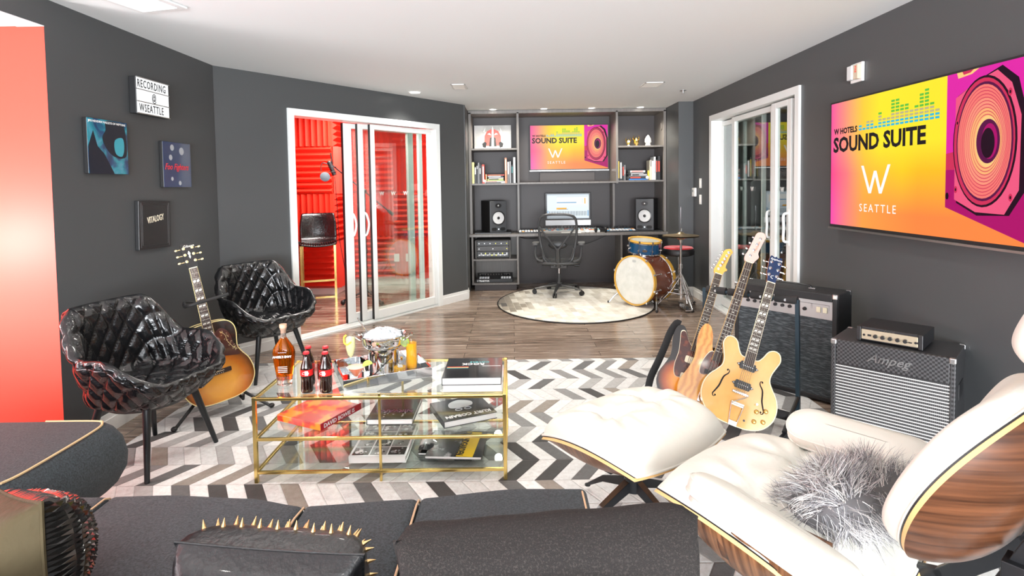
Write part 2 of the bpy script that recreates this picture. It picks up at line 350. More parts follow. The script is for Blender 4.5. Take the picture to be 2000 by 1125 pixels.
# ================================================================ RUGS
rg = mat('cowhide_chevron', (.8, .78, .74), .85, sheen=.2); g = NT(rg); tc = g.n('TexCoord'); sp = g.n('SeparateXYZ', {0: (tc, 'Object')})
BW, PW = .199, .088
yy = g.math('ADD', (sp, 1), 20*BW-2.617+BW*0)
zz = g.math('PINGPONG', yy, BW); jj = g.math('FLOOR', g.math('DIVIDE', yy, BW))
uu = g.math('DIVIDE', g.math('SUBTRACT', (sp, 0), g.math('MULTIPLY', zz, .62)), PW); ii = g.math('FLOOR', uu)
cb = g.n('CombineXYZ', {0: ii, 1: jj}); wn = g.n('TexWhiteNoise', {'Vector': cb}); wn.noise_dimensions = '2D'
par = g.math('MODULO', g.math('ADD', ii, 1000), 2)
tone = g.ramp((wn, 'Value'), [(0, (.72, .72, .70)), (.20, (.42, .42, .41)), (.40, (.25, .25, .245)), (.58, (.12, .12, .118)), (.78, (.30, .265, .225)), (.87, (.05, .048, .046))], 'CONSTANT')
wht = g.ramp((wn, 'Value'), [(0, (.78, .78, .76)), (.4, (.66, .67, .66)), (.8, (.84, .84, .82))], 'CONSTANT')
mx = g.n('MixRGB', {'Fac': par, 'Color1': wht, 'Color2': tone})
nz = g.n('TexNoise', {'Vector': (tc, 'Object')}); nz.inputs['Scale'].default_value = 42; nz.inputs['Detail'].default_value = 6; nz.inputs['Roughness'].default_value = .75
hair = g.ramp((nz, 'Fac'), [(.3, (.70, .68, .66)), (.62, (1, 1, 1))])
ml = g.n('MixRGB', {'Fac': .8, 'Color1': mx, 'Color2': hair}, blend_type='MULTIPLY')
fu = g.math('FRACT', uu); fz = g.math('FRACT', g.math('DIVIDE', yy, BW))
ed = g.math('MINIMUM', g.math('MINIMUM', fu, g.math('SUBTRACT', 1, fu)), g.math('MULTIPLY', g.math('MINIMUM', fz, g.math('SUBTRACT', 1, fz)), 2.2))
seam = g.ramp(ed, [(.0, (.62, .61, .6)), (.035, (1, 1, 1))])
ml2 = g.n('MixRGB', {'Fac': 1, 'Color1': ml, 'Color2': seam}, blend_type='MULTIPLY'); g.set(g.b, 'Base Color', ml2)
bpn = g.n('TexNoise', {'Vector': (tc, 'Object')}); bpn.inputs['Scale'].default_value = 260
bp = g.n('Bump', {'Height': g.math('ADD', (bpn, 'Fac'), g.math('MULTIPLY', g.math('MINIMUM', ed, .08), 25))}); bp.inputs['Strength'].default_value = .35; bp.inputs['Distance'].default_value = .004; g.set(g.b, 'Normal', bp)
o = G().bx(-2.20, 1.93, .9, 4.47, .0005, .010).obj('chevron_rug', rg, None, 0)
tag(o, 'large cowhide rug of white, grey and taupe chevrons under the coffee table', 'rug')
rr = mat('cowhide_patchwork', (.8, .78, .72), .85, sheen=.2); g = NT(rr); tc = g.n('TexCoord')
mp = g.n('Mapping', {0: (tc, 'Object')}); mp.inputs['Rotation'].default_value = (0, 0, rad(84))
br = g.n('TexBrick', {'Vector': mp}, offset=.43); br.inputs['Scale'].default_value = 1; br.inputs['Brick Width'].default_value = .2; br.inputs['Row Height'].default_value = .075
br.inputs['Mortar Size'].default_value = .0016; br.inputs['Color1'].default_value = (0, 0, 0, 1); br.inputs['Color2'].default_value = (1, 1, 1, 1); br.inputs['Mortar'].default_value = (.3, .3, .3, 1)
sp = g.n('SeparateXYZ', {0: (tc, 'Object')})
ex = g.math('MULTIPLY', g.math('MAXIMUM', g.math('SUBTRACT', g.math('MULTIPLY', (sp, 0), -1), .45), 0), 1.1)   # darker hides were used along the left edge
ff = g.math('ADD', g.math('MULTIPLY', (br, 'Color'), .5), ex)
cr = g.ramp(ff, [(0, (.86, .84, .78)), (.3, (.74, .71, .64)), (.48, (.62, .58, .50)), (.62, (.30, .26, .20)), (.85, (.09, .075, .06)), (1, (.03, .027, .025))])
nz = g.n('TexNoise', {'Vector': (tc, 'Object')}); nz.inputs['Scale'].default_value = 9; nz.inputs['Detail'].default_value = 6
hr = g.ramp((nz, 'Fac'), [(.3, (.75, .73, .68)), (.6, (1, 1, 1))])
mm = g.n('MixRGB', {'Fac': .8, 'Color1': cr, 'Color2': hr}, blend_type='MULTIPLY'); g.set(g.b, 'Base Color', mm)
rt = T('round_rug', 'round pale patchwork cowhide rug with a black edge under the mesh desk chair', 'rug', (.74, 6.66, 0))
G().prism(circ(.93, 72, ry=1.03), .001, .009).obj('hide_top', rr, rt, 0)
G().tube([(x, y, .007) for x, y in circ(.935, 72, ry=1.035)], .0075, 6, True).obj('edge_binding', black, rt)

# ================================================================ ALCOVE SHELVING AND DESK
FY = 7.52; BY = 8.01
rt = T('shelving_unit', 'built-in dark grey shelving unit framing the wall screen above the desk', 'shelving', (0, 0, 0))
for n_, x0, x1 in (('side_panel', -.58, -.545), ('divider', .073, .103), ('divider', 1.416, 1.446), ('side_panel', 2.062, 2.095)):
    dg = G().bx(x0, x1, FY, BY, 1.44, 2.42)
    (dg.bx(x0, x1, 7.79, BY, .775, 1.44) if n_ == 'divider' else dg.bx(x0, x1, FY, BY, .775, 1.44)).obj(n_, shelfm, rt, 0, .001)
G().bx(-.58, 2.095, FY, BY, 2.405, 2.445).obj('top_panel', shelfm, rt, 0)
G().bx(-.545, .073, FY+.01, BY, 1.915, 1.938).obj('shelf', shelfm, rt, 0, .001); G().bx(-.545, .073, FY+.01, BY, 1.440, 1.463).obj('shelf', shelfm, rt, 0, .001)
G().bx(.103, 1.416, FY+.01, BY, 1.446, 1.469).obj('shelf', shelfm, rt, 0, .001)
G().bx(1.446, 2.062, FY+.01, BY, 1.925, 1.948).obj('shelf', shelfm, rt, 0, .001); G().bx(1.446, 2.062, FY+.01, BY, 1.455, 1.478).obj('shelf', shelfm, rt, 0, .001)
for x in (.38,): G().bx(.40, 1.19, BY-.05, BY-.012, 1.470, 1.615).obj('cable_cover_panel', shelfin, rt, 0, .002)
rt = T('desk', 'long dark grey built-in desk with an open cabinet at its left end', 'desk', (0, 0, 0))
G().bx(-.60, 2.10, 7.46, BY, .738, .772).obj('desktop', shelfm, rt, 0, .002)
cb = G(); cb.bx(-.565, -.54, FY, BY, .075, .738).bx(.053, .079, FY, BY, .075, .738).bx(-.54, .053, FY, BY, .075, .098).bx(-.54, .053, BY-.02, BY, .098, .738).bx(-.54, .053, FY+.01, BY, .405, .428)
cb.obj('cabinet', shelfm, rt, 0, .001)
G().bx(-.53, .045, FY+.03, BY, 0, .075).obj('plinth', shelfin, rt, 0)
G().bx(1.475, 1.50, FY+.02, BY, 0, .738).obj('support_panel', shelfm, rt, 0)
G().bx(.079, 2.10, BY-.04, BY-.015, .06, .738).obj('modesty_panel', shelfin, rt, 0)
G().tube(catmull([(.35, 7.85, .73), (.6, 7.8, .60), (1.0, 7.8, .585), (1.3, 7.75, .70), (1.33, 7.72, .735)], 6), .004, 6).obj('hanging_cable', black, rt)
G().tube(catmull([(.1, 7.8, .70), (.2, 7.75, .68), (.35, 7.78, .685)], 5), .006, 6).obj('hanging_cable', black, rt)

# ---------------------------------------------------------------- the two screens
def grad_screen(name):
    m = mat(name, (0, 0, 0), .3, spec=.15); g = NT(m); tc = g.n('TexCoord'); sp = g.n('SeparateXYZ', {0: (tc, 'Object')})
    # x 0..1.78, z 0..1 in screen heights
    a = g.ramp((sp, 0), [(0, (.95, .06, .28)), (.22, (.98, .20, .22)), (.45, (1, .50, .05)), (.85, (1, .62, .02)), (1, (1, .52, .02))])
    b_ = g.ramp((sp, 0), [(0, (.95, .09, .35)), (.18, (1, .28, .22)), (.42, (1, .62, .05)), (.62, (1, .82, .03)), (1, (1, .80, .03))])
    c = g.ramp((sp, 0), [(0, (.95, .07, .42)), (.2, (1, .22, .22)), (.42, (1, .36, .07)), (1, (1, .25, .06))])
    f1 = g.ramp((sp, 2), [(.12, (0, 0, 0)), (.42, (1, 1, 1))]); f2 = g.ramp((sp, 2), [(.42, (0, 0, 0)), (.62, (1, 1, 1))])
    m1 = g.n('MixRGB', {'Fac': f1, 'Color1': c, 'Color2': a}); m2 = g.n('MixRGB', {'Fac': f2, 'Color1': m1, 'Color2': b_})
    g.set(g.b, 'Emission Color', m2); g.b.inputs['Emission Strength'].default_value = .75; return m
scr = grad_screen('screen_gradient')
E_ = .75
e_ink, e_wht = glow('screen_ink', (.012, .010, .014), E_), glow('screen_white', (1, 1, 1), E_)
e_grn, e_blu, e_tan = glow('screen_green', (.12, .52, .06), E_), glow('screen_blue', (.03, .48, .72), E_), glow('screen_tan', (.50, .46, .25), E_)
sk = [glow('sk%d' % i, c, E_) for i, c in enumerate([(.75, .02, .38), (.42, .004, .14), (.90, .20, .17), (.015, .002, .012), (.62, .03, .10), (.96, .44, .18), (.85, .10, .22), (.10, .005, .06), (.97, .60, .22), (.95, .30, .20)])]
def television(M, W_, label, bezel=.010):
    root = T('television', label, 'television', mw=M)      # local x right, z up, -y out of the screen; origin = lower left of picture
    H_ = W_*9/16; b = bezel
    G().bx(-b, W_+b, -.004, .03, -b*1.6, H_+b).obj('housing', black, root, 0, .002)
    G().bx(-b-.004, W_+b+.004, -.012, .032, -b*1.6-.012, -b*1.6).obj('bottom_trim', steel, root, 0, .001)
    G().bx(W_*.25, W_*.75, .03, .055, H_*.25, H_*.75).obj('wall_bracket', black, root, 0)
    sc = G().add([(0, 0, 0), (W_/H_, 0, 0), (W_/H_, 0, 1), (0, 0, 1)], [(0, 1, 2, 3)]).obj('screen', scr, root, 0); sc.location = (0, -.0045, 0); sc.scale = (H_, 1, H_)
    # writing on the screen (in screen heights)
    def tx(s_, size, m, x, z, **k): return txt(s_, size, m, sc, up(x, -.0008, z), ext=0, **k)
    tx('SOUND SUITE', .165, e_ink, .035, .60, bold=.006, sx=.99); tx('W HOTELS', .062, e_ink, .045, .745, bold=.0028)
    wm = G(); wx, wz, ww, wh = .42, .265, .30, .21
    W5 = [(0, 1), (.30, 0), (.5, .80), (.70, 0), (1, 1)]; th = .10
    for (ax, az), (bx_, bz) in zip(W5, W5[1:]):
        t_ = th*.5*ww; wm.add([(wx+ax*ww-t_, -.0008, wz+az*wh), (wx+ax*ww+t_, -.0008, wz+az*wh), (wx+bx_*ww+t_, -.0008, wz+bz*wh), (wx+bx_*ww-t_, -.0008, wz+bz*wh)], [(0, 1, 2, 3)])
    wm.obj('emblem', e_wht, sc, 0)
    tx('SEATTLE', .085, e_wht, .385, .125, space=1.35)
    eq = G(); hs = [2, 1, 3, 3, 1, 5, 3, 3, 8, 8, 6, 6, 4, 5, 8, 9, 5, 3]
    for i, h_ in enumerate(hs):
        for k in range(h_):
            x = .37+i*.0455; z = .748+k*.0235; eq.add([(x, -.0008, z), (x+.036, -.0008, z), (x+.036, -.0008, z+.015), (x, -.0008, z+.015)], [(0, 1, 2, 3)], 0 if k < 2 else 2 if k < 4 else 1)
    eq.obj('level_bars', [e_blu, e_grn, e_tan], sc, 0)
    # the pictured loudspeaker, right third of the picture
    sp = G(); X0 = 1.215; X1 = 1.775
    def poly(pts, m, l): sp.add([(min(x+.022, 1.776), -.0006-.0002*l, z) for x, z in pts], [tuple(range(len(pts)))], m)
    poly([(X0, .19), (X1, 0.02), (X1, 1), (X0, 1)], 0, 1); poly([(X0, .19), (X1, .02), (X1, .42), (X0, .42)], 1, 2)
    poly([(X0, .42), (X1, .42), (X1, .60), (X0, .52)], 4, 2)
    cx, cz = 1.485, .575
    def el(rx, rz, m, l, dx=0, dz=0): poly([(cx+dx+rx*math.cos(2*PI*k/40), cz+dz+rz*math.sin(2*PI*k/40)) for k in range(40)], m, l)
    poly([(1.30, .22), (1.45, .15), (1.66, .16), (1.755, .30), (1.76, .70), (1.70, .90), (1.60, .985), (1.44, .93), (1.30, .86)], 3, 3)
    poly([(1.285, .24), (1.44, .17), (1.63, .165), (1.715, .30), (1.72, .70), (1.66, .88), (1.57, .965), (1.42, .92), (1.285, .85)], 6, 4)
    el(.215, .375, 3, 5); el(.205, .362, 4, 6, -.003); el(.190, .34, 7, 7, .002); el(.180, .325, 2, 8)
    for i in range(9):
        el(.172-.0105*i, .310-.0195*i, 4, 9+i*.9, .003*i); el(.172-.0105*i-.0022, .310-.0195*i-.0045, 2 if i < 3 else 9 if i < 6 else 5, 9.45+i*.9, .003*i)
    el(.080, .145, 8, 17.5, .03); el(.078, .125, 7, 18, .035); el(.052, .10, 1, 19, .045); el(.045, .085, 3, 20, .035, -.01)
    for x, z in ((1.305, .70), (1.30, .30), (1.655, .83), (1.67, .26)): poly([(x+.013*math.cos(2*PI*k/10), z+.022*math.sin(2*PI*k/10)) for k in range(10)], 4, 21); poly([(x+.006*math.cos(2*PI*k/8), z+.010*math.sin(2*PI*k/8)) for k in range(8)], 3, 22)
    poly([(1.235+.013*math.cos(2*PI*k/12), .26+.022*math.sin(2*PI*k/12)) for k in range(12)], 3, 21)
    poly([(1.29, 1), (1.30, .965), (1.40, .975), (1.45, 1)], 8, 5); poly([(1.33, 1), (1.34, .98), (1.39, .985), (1.41, 1)], 4, 6)
    sp.obj('loudspeaker_picture', sk, sc, 0)
    return root
television(Matrix.Translation((RW-.062, 3.852, 1.136)) @ Matrix.Rotation(rad(-90), 4, 'Z'), 1.465, 'large wall screen on the right wall showing the sound suite picture', .012)
television(Matrix.Translation((.272, 7.952, 1.655)), 1.108, 'small wall screen above the desk showing the sound suite picture', .010)

# ---------------------------------------------------------------- on the desk
DZ = .772
rt = T('computer', 'silver all-in-one desktop computer with recording software on its screen', 'computer', (.795, 7.90, DZ))
G().bx(-.10, .10, -.09, .09, 0, .008).add([(-.09, .07, .008), (.09, .07, .008), (.09, .085, .008), (-.09, .085, .008), (-.09, .03, .3), (.09, .03, .3), (.09, .045, .3), (-.09, .045, .3)], [(0, 1, 5, 4), (2, 3, 7, 6), (1, 2, 6, 5), (3, 0, 4, 7)]).obj('stand', steel, rt, 0)
G().bx(-.325, .325, -.01, .02, .075, .155).obj('chin', mat('silver_aluminium', (.72, .72, .72), .35, .6), rt, 0, .004)
G().bx(-.325, .325, -.01, .02, .155, .545).obj('bezel', black, rt, 0, .004)
sm = [glow('daw_%d' % i, c, .85) for i, c in enumerate([(.72, .80, .86), (.95, .93, .90), (.55, .62, .68), (.9, .42, .05), (.10, .12, .14), (.25, .42, .60)])]
sg = G()
def q(x0, x1, z0, z1, m, l=0): sg.add([(x0, -.011-.0003*l, z0), (x1, -.011-.0003*l, z0), (x1, -.011-.0003*l, z1), (x0, -.011-.0003*l, z1)], [(0, 1, 2, 3)], m)
q(-.30, .30, .175, .525, 0); q(-.30, .30, .505, .525, 2, 1); q(-.165, .28, .345, .49, 2, 1); q(-.163, .278, .347, .482, 1, 2); q(-.16, .12, .395, .412, 5, 3); q(-.16, .27, .35, .375, 0, 3)
q(.19, .22, .39, .46, 0, 3); q(.235, .25, .385, .465, 3, 3); q(-.165, -.02, .305, .33, 3, 1); q(-.30, .30, .175, .19, 2, 1); q(-.14, .0, .305, .31, 4, 2)
for i in range(24): q(-.268+i*.0225, -.260+i*.0225, .215, .28, 4, 2)
q(-.295, -.28, .21, .29, 5, 2); q(.275, .295, .21, .29, 5, 2); sg.obj('screen', sm, rt, 0)
padw, padc = mat('pale_pads', (.75, .76, .78), .5), mat('cyan_pads', (.25, .62, .62), .5)
redk, oran, bluk = mat('red_keys', (.8, .10, .04), .5), mat('orange_keys', (.9, .35, .08), .5), mat('blue_keys', (.1, .45, .75), .5)
def controller(name, label, cat, x0, x1, y0, y1, h, rows, cols, keys, seed, body=None, kn=0):
    rt = T(name, label, cat, ((x0+x1)/2, (y0+y1)/2, DZ)); w_, d_ = x1-x0, y1-y0; r_ = random.Random(seed)
    b = G(); b.add([(-w_/2, -d_/2, 0), (w_/2, -d_/2, 0), (w_/2, d_/2, 0), (-w_/2, d_/2, 0), (-w_/2, -d_/2, h*.55), (w_/2, -d_/2, h*.55), (w_/2, d_/2, h), (-w_/2, d_/2, h)], [(0, 3, 2, 1), (4, 5, 6, 7), (0, 1, 5, 4), (1, 2, 6, 5), (2, 3, 7, 6), (3, 0, 4, 7)])
    b.obj('body', body or black, rt, 0, .003); k = G()
    for j in range(rows):
        for i in range(cols):
            x = -w_/2+w_*(i+.5)/cols; y = -d_/2+.01+(d_*(.98 if not kn else .68)-.01)*(j+.5)/rows; z = h*.55+h*.45*(y+d_/2)/d_; s_ = w_/cols*.38; t_ = (d_*(1 if not kn else .7))/rows*.36
            k.bx(x-s_, x+s_, y-t_, y+t_, z, z+.009, r_.randrange(len(keys)))
    k.obj('pads', keys, rt, 0)
    if kn:
        for i in range(kn): G().cyl((-w_/2+w_*(i+.5)/kn, d_*.38, h), (-w_/2+w_*(i+.5)/kn, d_*.38, h+.028), .011, .008, 10).obj('knob', black, rt)
    return rt
controller('pad_controller', 'black pad controller with pale pads at the left end of the desk', 'music controller', .085, .40, 7.50, 7.68, .035, 3, 8, [padw, padw, leafw, leafw, mat('pad_orange', (.9, .45, .1), .5)], 1)
controller('mixing_surface', 'wide mixing surface with rows of red, white and turquoise keys before the computer', 'mixing desk', .38, 1.20, 7.58, 7.80, .05, 3, 22, [leafw, redk, oran, padw, padc, leafw, leafw, bluk], 3, mat('pale_panel', (.75, .74, .72), .5), 18)
controller('pad_controller', 'black pad controller with pale and orange pads beside the headphones', 'music controller', 1.28, 1.68, 7.51, 7.76, .04, 4, 9, [padw, leafw, leafw, oran, bluk, padw], 5, None, 9)
o = G().bx(.66, .93, 7.475, 7.56, DZ, DZ+.010).obj('keyboard', leafw, None, 0, .003); tag(o, 'slim white keyboard on the desk front edge behind the mesh chair', 'keyboard')
o = G().ell((1.02, 7.53, DZ+.012), (.032, .052, .013)).obj('computer_mouse', leafw); tag(o, 'white computer mouse on the desk to the right of the keyboard', 'mouse')
o = G().bx(1.6, 2.05, 7.52, 7.97, DZ, DZ+.02).obj('speaker_mat', black, None, 0, .003); tag(o, 'thin black mat under the right studio monitor', 'mat')
o = G().bx(-.52, -.02, 7.52, 7.97, DZ, DZ+.02).obj('speaker_mat', black, None, 0, .003); tag(o, 'thin black mat under the left studio monitor', 'mat')
rt = T('headphones', 'black headphones lying on the desk between mixing surface and pads', 'headphones', (1.20, 7.54, DZ))
G().tube(catmull([(-.07, 0, .04), (-.06, .07, .055), (.0, .115, .07), (.06, .07, .06), (.075, 0, .045)], 6), .010, 8, flat=1.3).obj('headband', black, rt)
for s_ in (-1, 1): G().ell((s_*.065, -.015, .04), (.022, .042, .038)).obj('ear_cup', black, rt)

def monitor_speaker(x, y, rz, label):
    rt = T('studio_monitor', label, 'loudspeaker', (x, y, DZ+.02), rz, 'studio monitors on the desk'); w_, d_, h_ = .245, .33, .43
    G().bx(-w_/2, w_/2, -d_/2+.012, d_/2, 0, h_).obj('cabinet', mat('black_ash', (.012, .011, .011), .55), rt, 0, .006)
    fr = G().bx(-w_/2, w_/2, -d_/2-.012, -d_/2+.012, 0, h_).obj('front_baffle', mat('baffle_grey', (.06, .063, .068), .5), rt, 0, .008)
    Mf = Matrix.Translation((0, -d_/2-.013, 0)) @ Matrix.Rotation(rad(90), 4, 'X')
    c = G(); c.M = Mf; c.lathe([(.098, -.002), (.098, .004), (.086, .007), (.083, .002)], 32, (0, .195, 0)).obj('surround_ring', black, fr)
    c = G(); c.M = Mf; c.lathe([(.083, .003), (.075, .007), (.045, -.006), (.022, -.010)], 32, (0, .195, 0)).obj('cone', mat('pale_cone', (.62, .62, .62), .55), fr)
    c = G(); c.M = Mf; c.lathe([(.026, -.004), (.018, .006), (.001, .010)], 20, (0, .195, 0)).obj('dust_cap', black, fr)
    c = G(); c.M = Mf; c.prism(circ(.045, 24, 0, .365, .032), -.001, .003).obj('tweeter_plate', black, fr)
    c = G(); c.M = Mf; c.ell((0, .365, .006), (.013, .013, .006)).obj('tweeter', steel, fr)
    for s_ in (-1, 1): c = G(); c.M = Mf; c.prism(rrect(.075, .045, .02, 5, s_*.062, .042), -.001, .002); c.obj('bass_port', mat('port_black', (.004, .004, .004), .6), fr)
    c = G(); c.M = Mf; c.ell((0, .042, .003), (.010, .010, .004)).obj('status_light', glow('white_led', (.8, .9, 1), 1.2), fr)
monitor_speaker(-.265, 7.74, 24, 'black studio monitor speaker at the left end of the desk, angled inwards')
monitor_speaker(1.885, 7.74, -24, 'black studio monitor speaker at the right end of the desk, angled inwards')

# ---------------------------------------------------------------- shelves: books
def bmat(c): return mat('cover_%02d%02d%02d' % tuple(int(99*x) for x in c), c, .45)
BKC = dict(yellow=(.75, .70, .30), black=(.015, .015, .017), white=(.80, .80, .78), grey=(.25, .25, .26), red=(.80, .07, .04), orange=(.75, .26, .13), silver=(.55, .55, .57), teal=(.06, .35, .36), blue=(.04, .22, .62), brown=(.35, .20, .10), cream=(.75, .70, .55), green=(.45, .60, .20), pink=(.75, .35, .33), amber=(.80, .55, .05))
def upright(x, z, t, h, col, label, y=7.66, d=.2, lean=0, stripe=None, group='books standing on the shelves'):
    rt = T('book', label, 'book', (x, y, z+.0005+abs(math.sin(rad(lean)))*t*.0), 0, group); rt.rotation_euler = (0, rad(lean), 0)
    G().bx(0, t, -d/2, d/2, 0, h).obj('cover', bmat(BKC[col]), rt, 0, .0015)
    if stripe: G().bx(t*.2, t*.8, -d/2-.0008, -d/2+.001, h*stripe[1], h*stripe[2]).obj('spine_band', bmat(BKC[stripe[0]]), rt, 0)
    G().bx(t*.12, t*.88, -d/2+.003, d/2+.001, h-.002, h+.0006).obj('pages', leafw, rt, 0)
zl = 1.463; x = -.542
for t, h, c, st, lb in ((.030, .292, 'yellow', None, 'tall yellow book at the left end of the left bookshelf'), (.026, .23, 'black', ('white', .55, .95), 'black book with a white spine label, second from left, left bookshelf'),
    (.02, .25, 'black', ('silver', .8, .95), 'thin black book with a small silver label beside the white-labelled one'), (.018, .285, 'grey', None, 'slim dark grey book among the black ones, left bookshelf'), (.02, .262, 'black', ('white', .5, .8), 'black book with white middle band, left of the slim black one'),
    (.014, .245, 'black', None, 'slimmest black book, just left of the red book'), (.030, .258, 'red', ('white', .1, .9), 'bright red book with white lettering band, left bookshelf')):
    upright(x, zl, t, h, c, lb, stripe=st); x += t+.0015
x = -.095
for t, h, c, st, lb in ((.028, .345, 'orange', ('cream', .5, .95), 'tall orange-brown book right of the stack, left bookshelf'), (.024, .29, 'white', ('black', 0, .42), 'white book with black lower spine, left bookshelf'), (.014, .295, 'silver', None, 'slim silver-grey book between white and teal ones'),
    (.018, .25, 'black', ('teal', .55, .9), 'black book with a teal spine label, left bookshelf'), (.030, .352, 'white', None, 'tall plain white book at the right end of the left bookshelf')):
    upright(x, zl, t, h, c, lb, stripe=st); x += t+.008
zr = 1.478; x = 1.450
for t, h, c, st, lb in ((.020, .29, 'black', ('amber', .1, .9), 'black book with amber spine pattern at the left end of the right bookshelf'), (.034, .25, 'black', ('white', .1, .97), 'black and white spined book, second from left, right bookshelf'), (.022, .215, 'black', ('red', .3, .85), 'black book with a red spine strip, right bookshelf'), (.016, .205, 'grey', ('white', .4, .7), 'short grey book next to the stack, right bookshelf')):
    upright(x, zr, t, h, c, lb, stripe=st); x += t+.003
x = 1.885
for t, h, c, st, lb in ((.024, .27, 'cream', ('grey', .68, .99), 'cream book with a grey top, first of the right-hand upright row'), (.026, .26, 'white', None, 'plain white book second in the right-hand upright row'), (.024, .315, 'white', ('silver', .3, .7), 'tallest white book in the right-hand upright row'), (.022, .27, 'black', ('red', .4, .95), 'black and red spined book near the right shelf end'), (.034, .32, 'black', ('red', .35, .80), 'thick black book with a red band at the right shelf end')):
    upright(x, zr, t, h, c, lb, stripe=st); x += t+.0025
def flat_stack(x, z, items, grp, y=7.68):
    for w_, t, d_, c, st, dx, lb in items:
        rt = T('book', lb, 'book', (x+dx, y, z+.0004), 0, grp)
        cv = G().bx(-w_/2, w_/2, -d_/2, d_/2, 0, t*.12).bx(-w_/2, w_/2, -d_/2, d_/2, t*.88, t).bx(-w_/2, w_/2, -d_/2, -d_/2+.003, 0, t).obj('cover', bmat(BKC[c]), rt, 0)
        G().bx(-w_/2+.004, w_/2-.004, -d_/2+.004, d_/2-.003, t*.12, t*.88).obj('pages', leafw, rt, 0)
        if st: G().bx(-w_*.42*1, w_*st[1], -d_/2-.0008, -d_/2, t*.2, t*.8).obj('spine_band', bmat(BKC[st[0]]), rt, 0)
        z += t+.0004
flat_stack(-.235, zl, ((.29, .016, .22, 'white', ('black', .3), 0, 'pale wide book at the bottom of the left shelf stack'), (.29, .015, .22, 'white', ('pink', .1), .0, 'white wide book second from the bottom of the left stack'), (.225, .018, .2, 'green', None, .01, 'lime green book in the left shelf stack'),
    (.215, .014, .2, 'yellow', ('black', .2), .01, 'yellow and black book in the left shelf stack'), (.2, .016, .2, 'white', ('silver', .3), .02, 'white book in the middle of the left shelf stack'), (.225, .022, .2, 'black', ('white', .35), .005, 'black book with white spine lettering near the top of the left stack'), (.23, .018, .2, 'red', ('orange', .3), .015, 'red and orange book on top of the left shelf stack')), 'books stacked flat on the left shelf')
flat_stack(1.735, zr, ((.27, .022, .22, 'blue', None, .0, 'bright blue book at the bottom of the right shelf stack'), (.27, .026, .21, 'black', ('red', .1), .0, 'black book with a red spine label above the blue one'), (.25, .012, .21, 'grey', None, -.005, 'grey book in the middle of the right shelf stack'), (.22, .022, .2, 'silver', ('black', .0), .005, 'silver book with black lettering in the right shelf stack'),
    (.24, .018, .2, 'black', ('silver', .3), -.005, 'black book with a silver spine line near the top of the right stack'), (.205, .034, .19, 'white', ('pink', .35), -.01, 'thick white and pink book on top of the right shelf stack')), 'books stacked flat on the right shelf')
# bookends: a ball with a brass or yellow upright
for x, z, c, lb in ((-.362, zl, 'brass', 'brass'), (1.868, zr, 'amber', 'yellow')):
    rt = T('bookend', 'small %s bookend with a white ball on the %s bookshelf' % (lb, 'left' if x < 0 else 'right'), 'bookend', (x, 7.60, z+.0005)); m_ = gold if c == 'brass' else bmat(BKC['amber'])
    G().bx(-.02, .02, -.03, .04, 0, .006).cyl((.008, .01, .006), (.008, .01, .125 if x < 0 else .13), .014, n=12).obj('post', m_, rt, 40)
    G().ell((-.014 if x > 0 else -.020, -.02, .006+.026), .025).obj('ball', leafw, rt)
# origami-like heads
def facet_head(x, label, m, sc_=1, horn=0):
    rt = T('faceted_figurine', label, 'figurine', (x, 7.72, 1.948), 0, 'faceted figurines on the top right shelf'); r_ = random.Random(int(x*100))
    pr = [(.022, 0), (.030, .01), (.018, .028), (.026, .05), (.042, .075), (.03, .10), (.008, .125)] if horn == 0 else [(.03, 0), (.034, .008), (.026, .03), (.04, .05), (.034, .085), (.02, .11), (.004, .13)]
    G().lathe([(a*sc_, b*sc_) for a, b in pr], 6).obj('body', m, rt, 0)
    if horn != 2:
        for s_ in (-1, 1): G().tube([(s_*.026*sc_, 0, .085*sc_), (s_*.044*sc_, 0, .12*sc_), (s_*.036*sc_, 0, .165*sc_)], [.013, .008, .001], 4).obj('horn', m, rt, 0)
facet_head(1.625, 'small gold faceted animal head figurine, leftmost on the top right shelf', gold, .78)
facet_head(1.735, 'larger gold faceted figurine with tall horns on the top right shelf', gold, .95, 1)
facet_head(1.90, 'white faceted figurine standing right of the two gold ones', leafw, 1.2, 2)
# leaning art board top left
rt = T('art_board', 'leaning grey picture board with a red and white emblem, top left shelf', 'picture', (-.265, 7.90, 1.939)); rt.rotation_euler = (rad(-6), 0, 0)
G().bx(-.262, .262, -.006, .006, 0, .352).obj('board', mat('art_grey', (.45, .44, .42), .6, var=((3, 3, 5), (.75, .74, .72), .35, .65)), rt, 0)
a_ = G(); ar, aw, ak = 0, 1, 2
def pz(pts, m, l): a_.add([(x, -.0065-.0005*l, z) for x, z in pts], [tuple(range(len(pts)))], m)
pz([(-.12, .05), (.12, .05), (.115, .2), (.08, .27), (0, .305), (-.08, .27), (-.115, .2)], 0, 1)
pz([(-.055, .05), (.055, .05), (.04, .17), (0, .20), (-.04, .17)], 2, 2); pz([(-.02, .0), (.02, .0), (.012, .30), (0, .345), (-.012, .30)], 1, 3); pz([(-.25, .01), (.25, .01), (.2, .06), (-.2, .06)], 1, 1)
for s_ in (-1, 1): pz([(s_*.12, .20), (s_*.09, .26), (s_*.115, .255), (s_*.10, .33), (s_*.135, .26), (s_*.115, .26)], 1, 3); pz([(s_*.14, .04), (s_*.10, .03), (s_*.085, .10), (s_*.11, .12), (s_*.15, .09)], 2, 2); pz([(s_*.02, .21), (s_*.075, .225), (s_*.045, .245)], 1, 4)
a_.obj('printed_emblem', [bmat((.78, .10, .08)), leafw, black], rt, 0)
o = G().lathe([(.0, 0), (.05, 0), (.05, .008), (.035, .012), (0, .012)], 24, M=Matrix.Translation((2.061, 7.62, 2.21)) @ Matrix.Rotation(rad(-90), 4, 'Y')).obj('cable_grommet', shelfm); tag(o, 'round grommet on the inner right side of the shelving near the top', 'cable grommet')
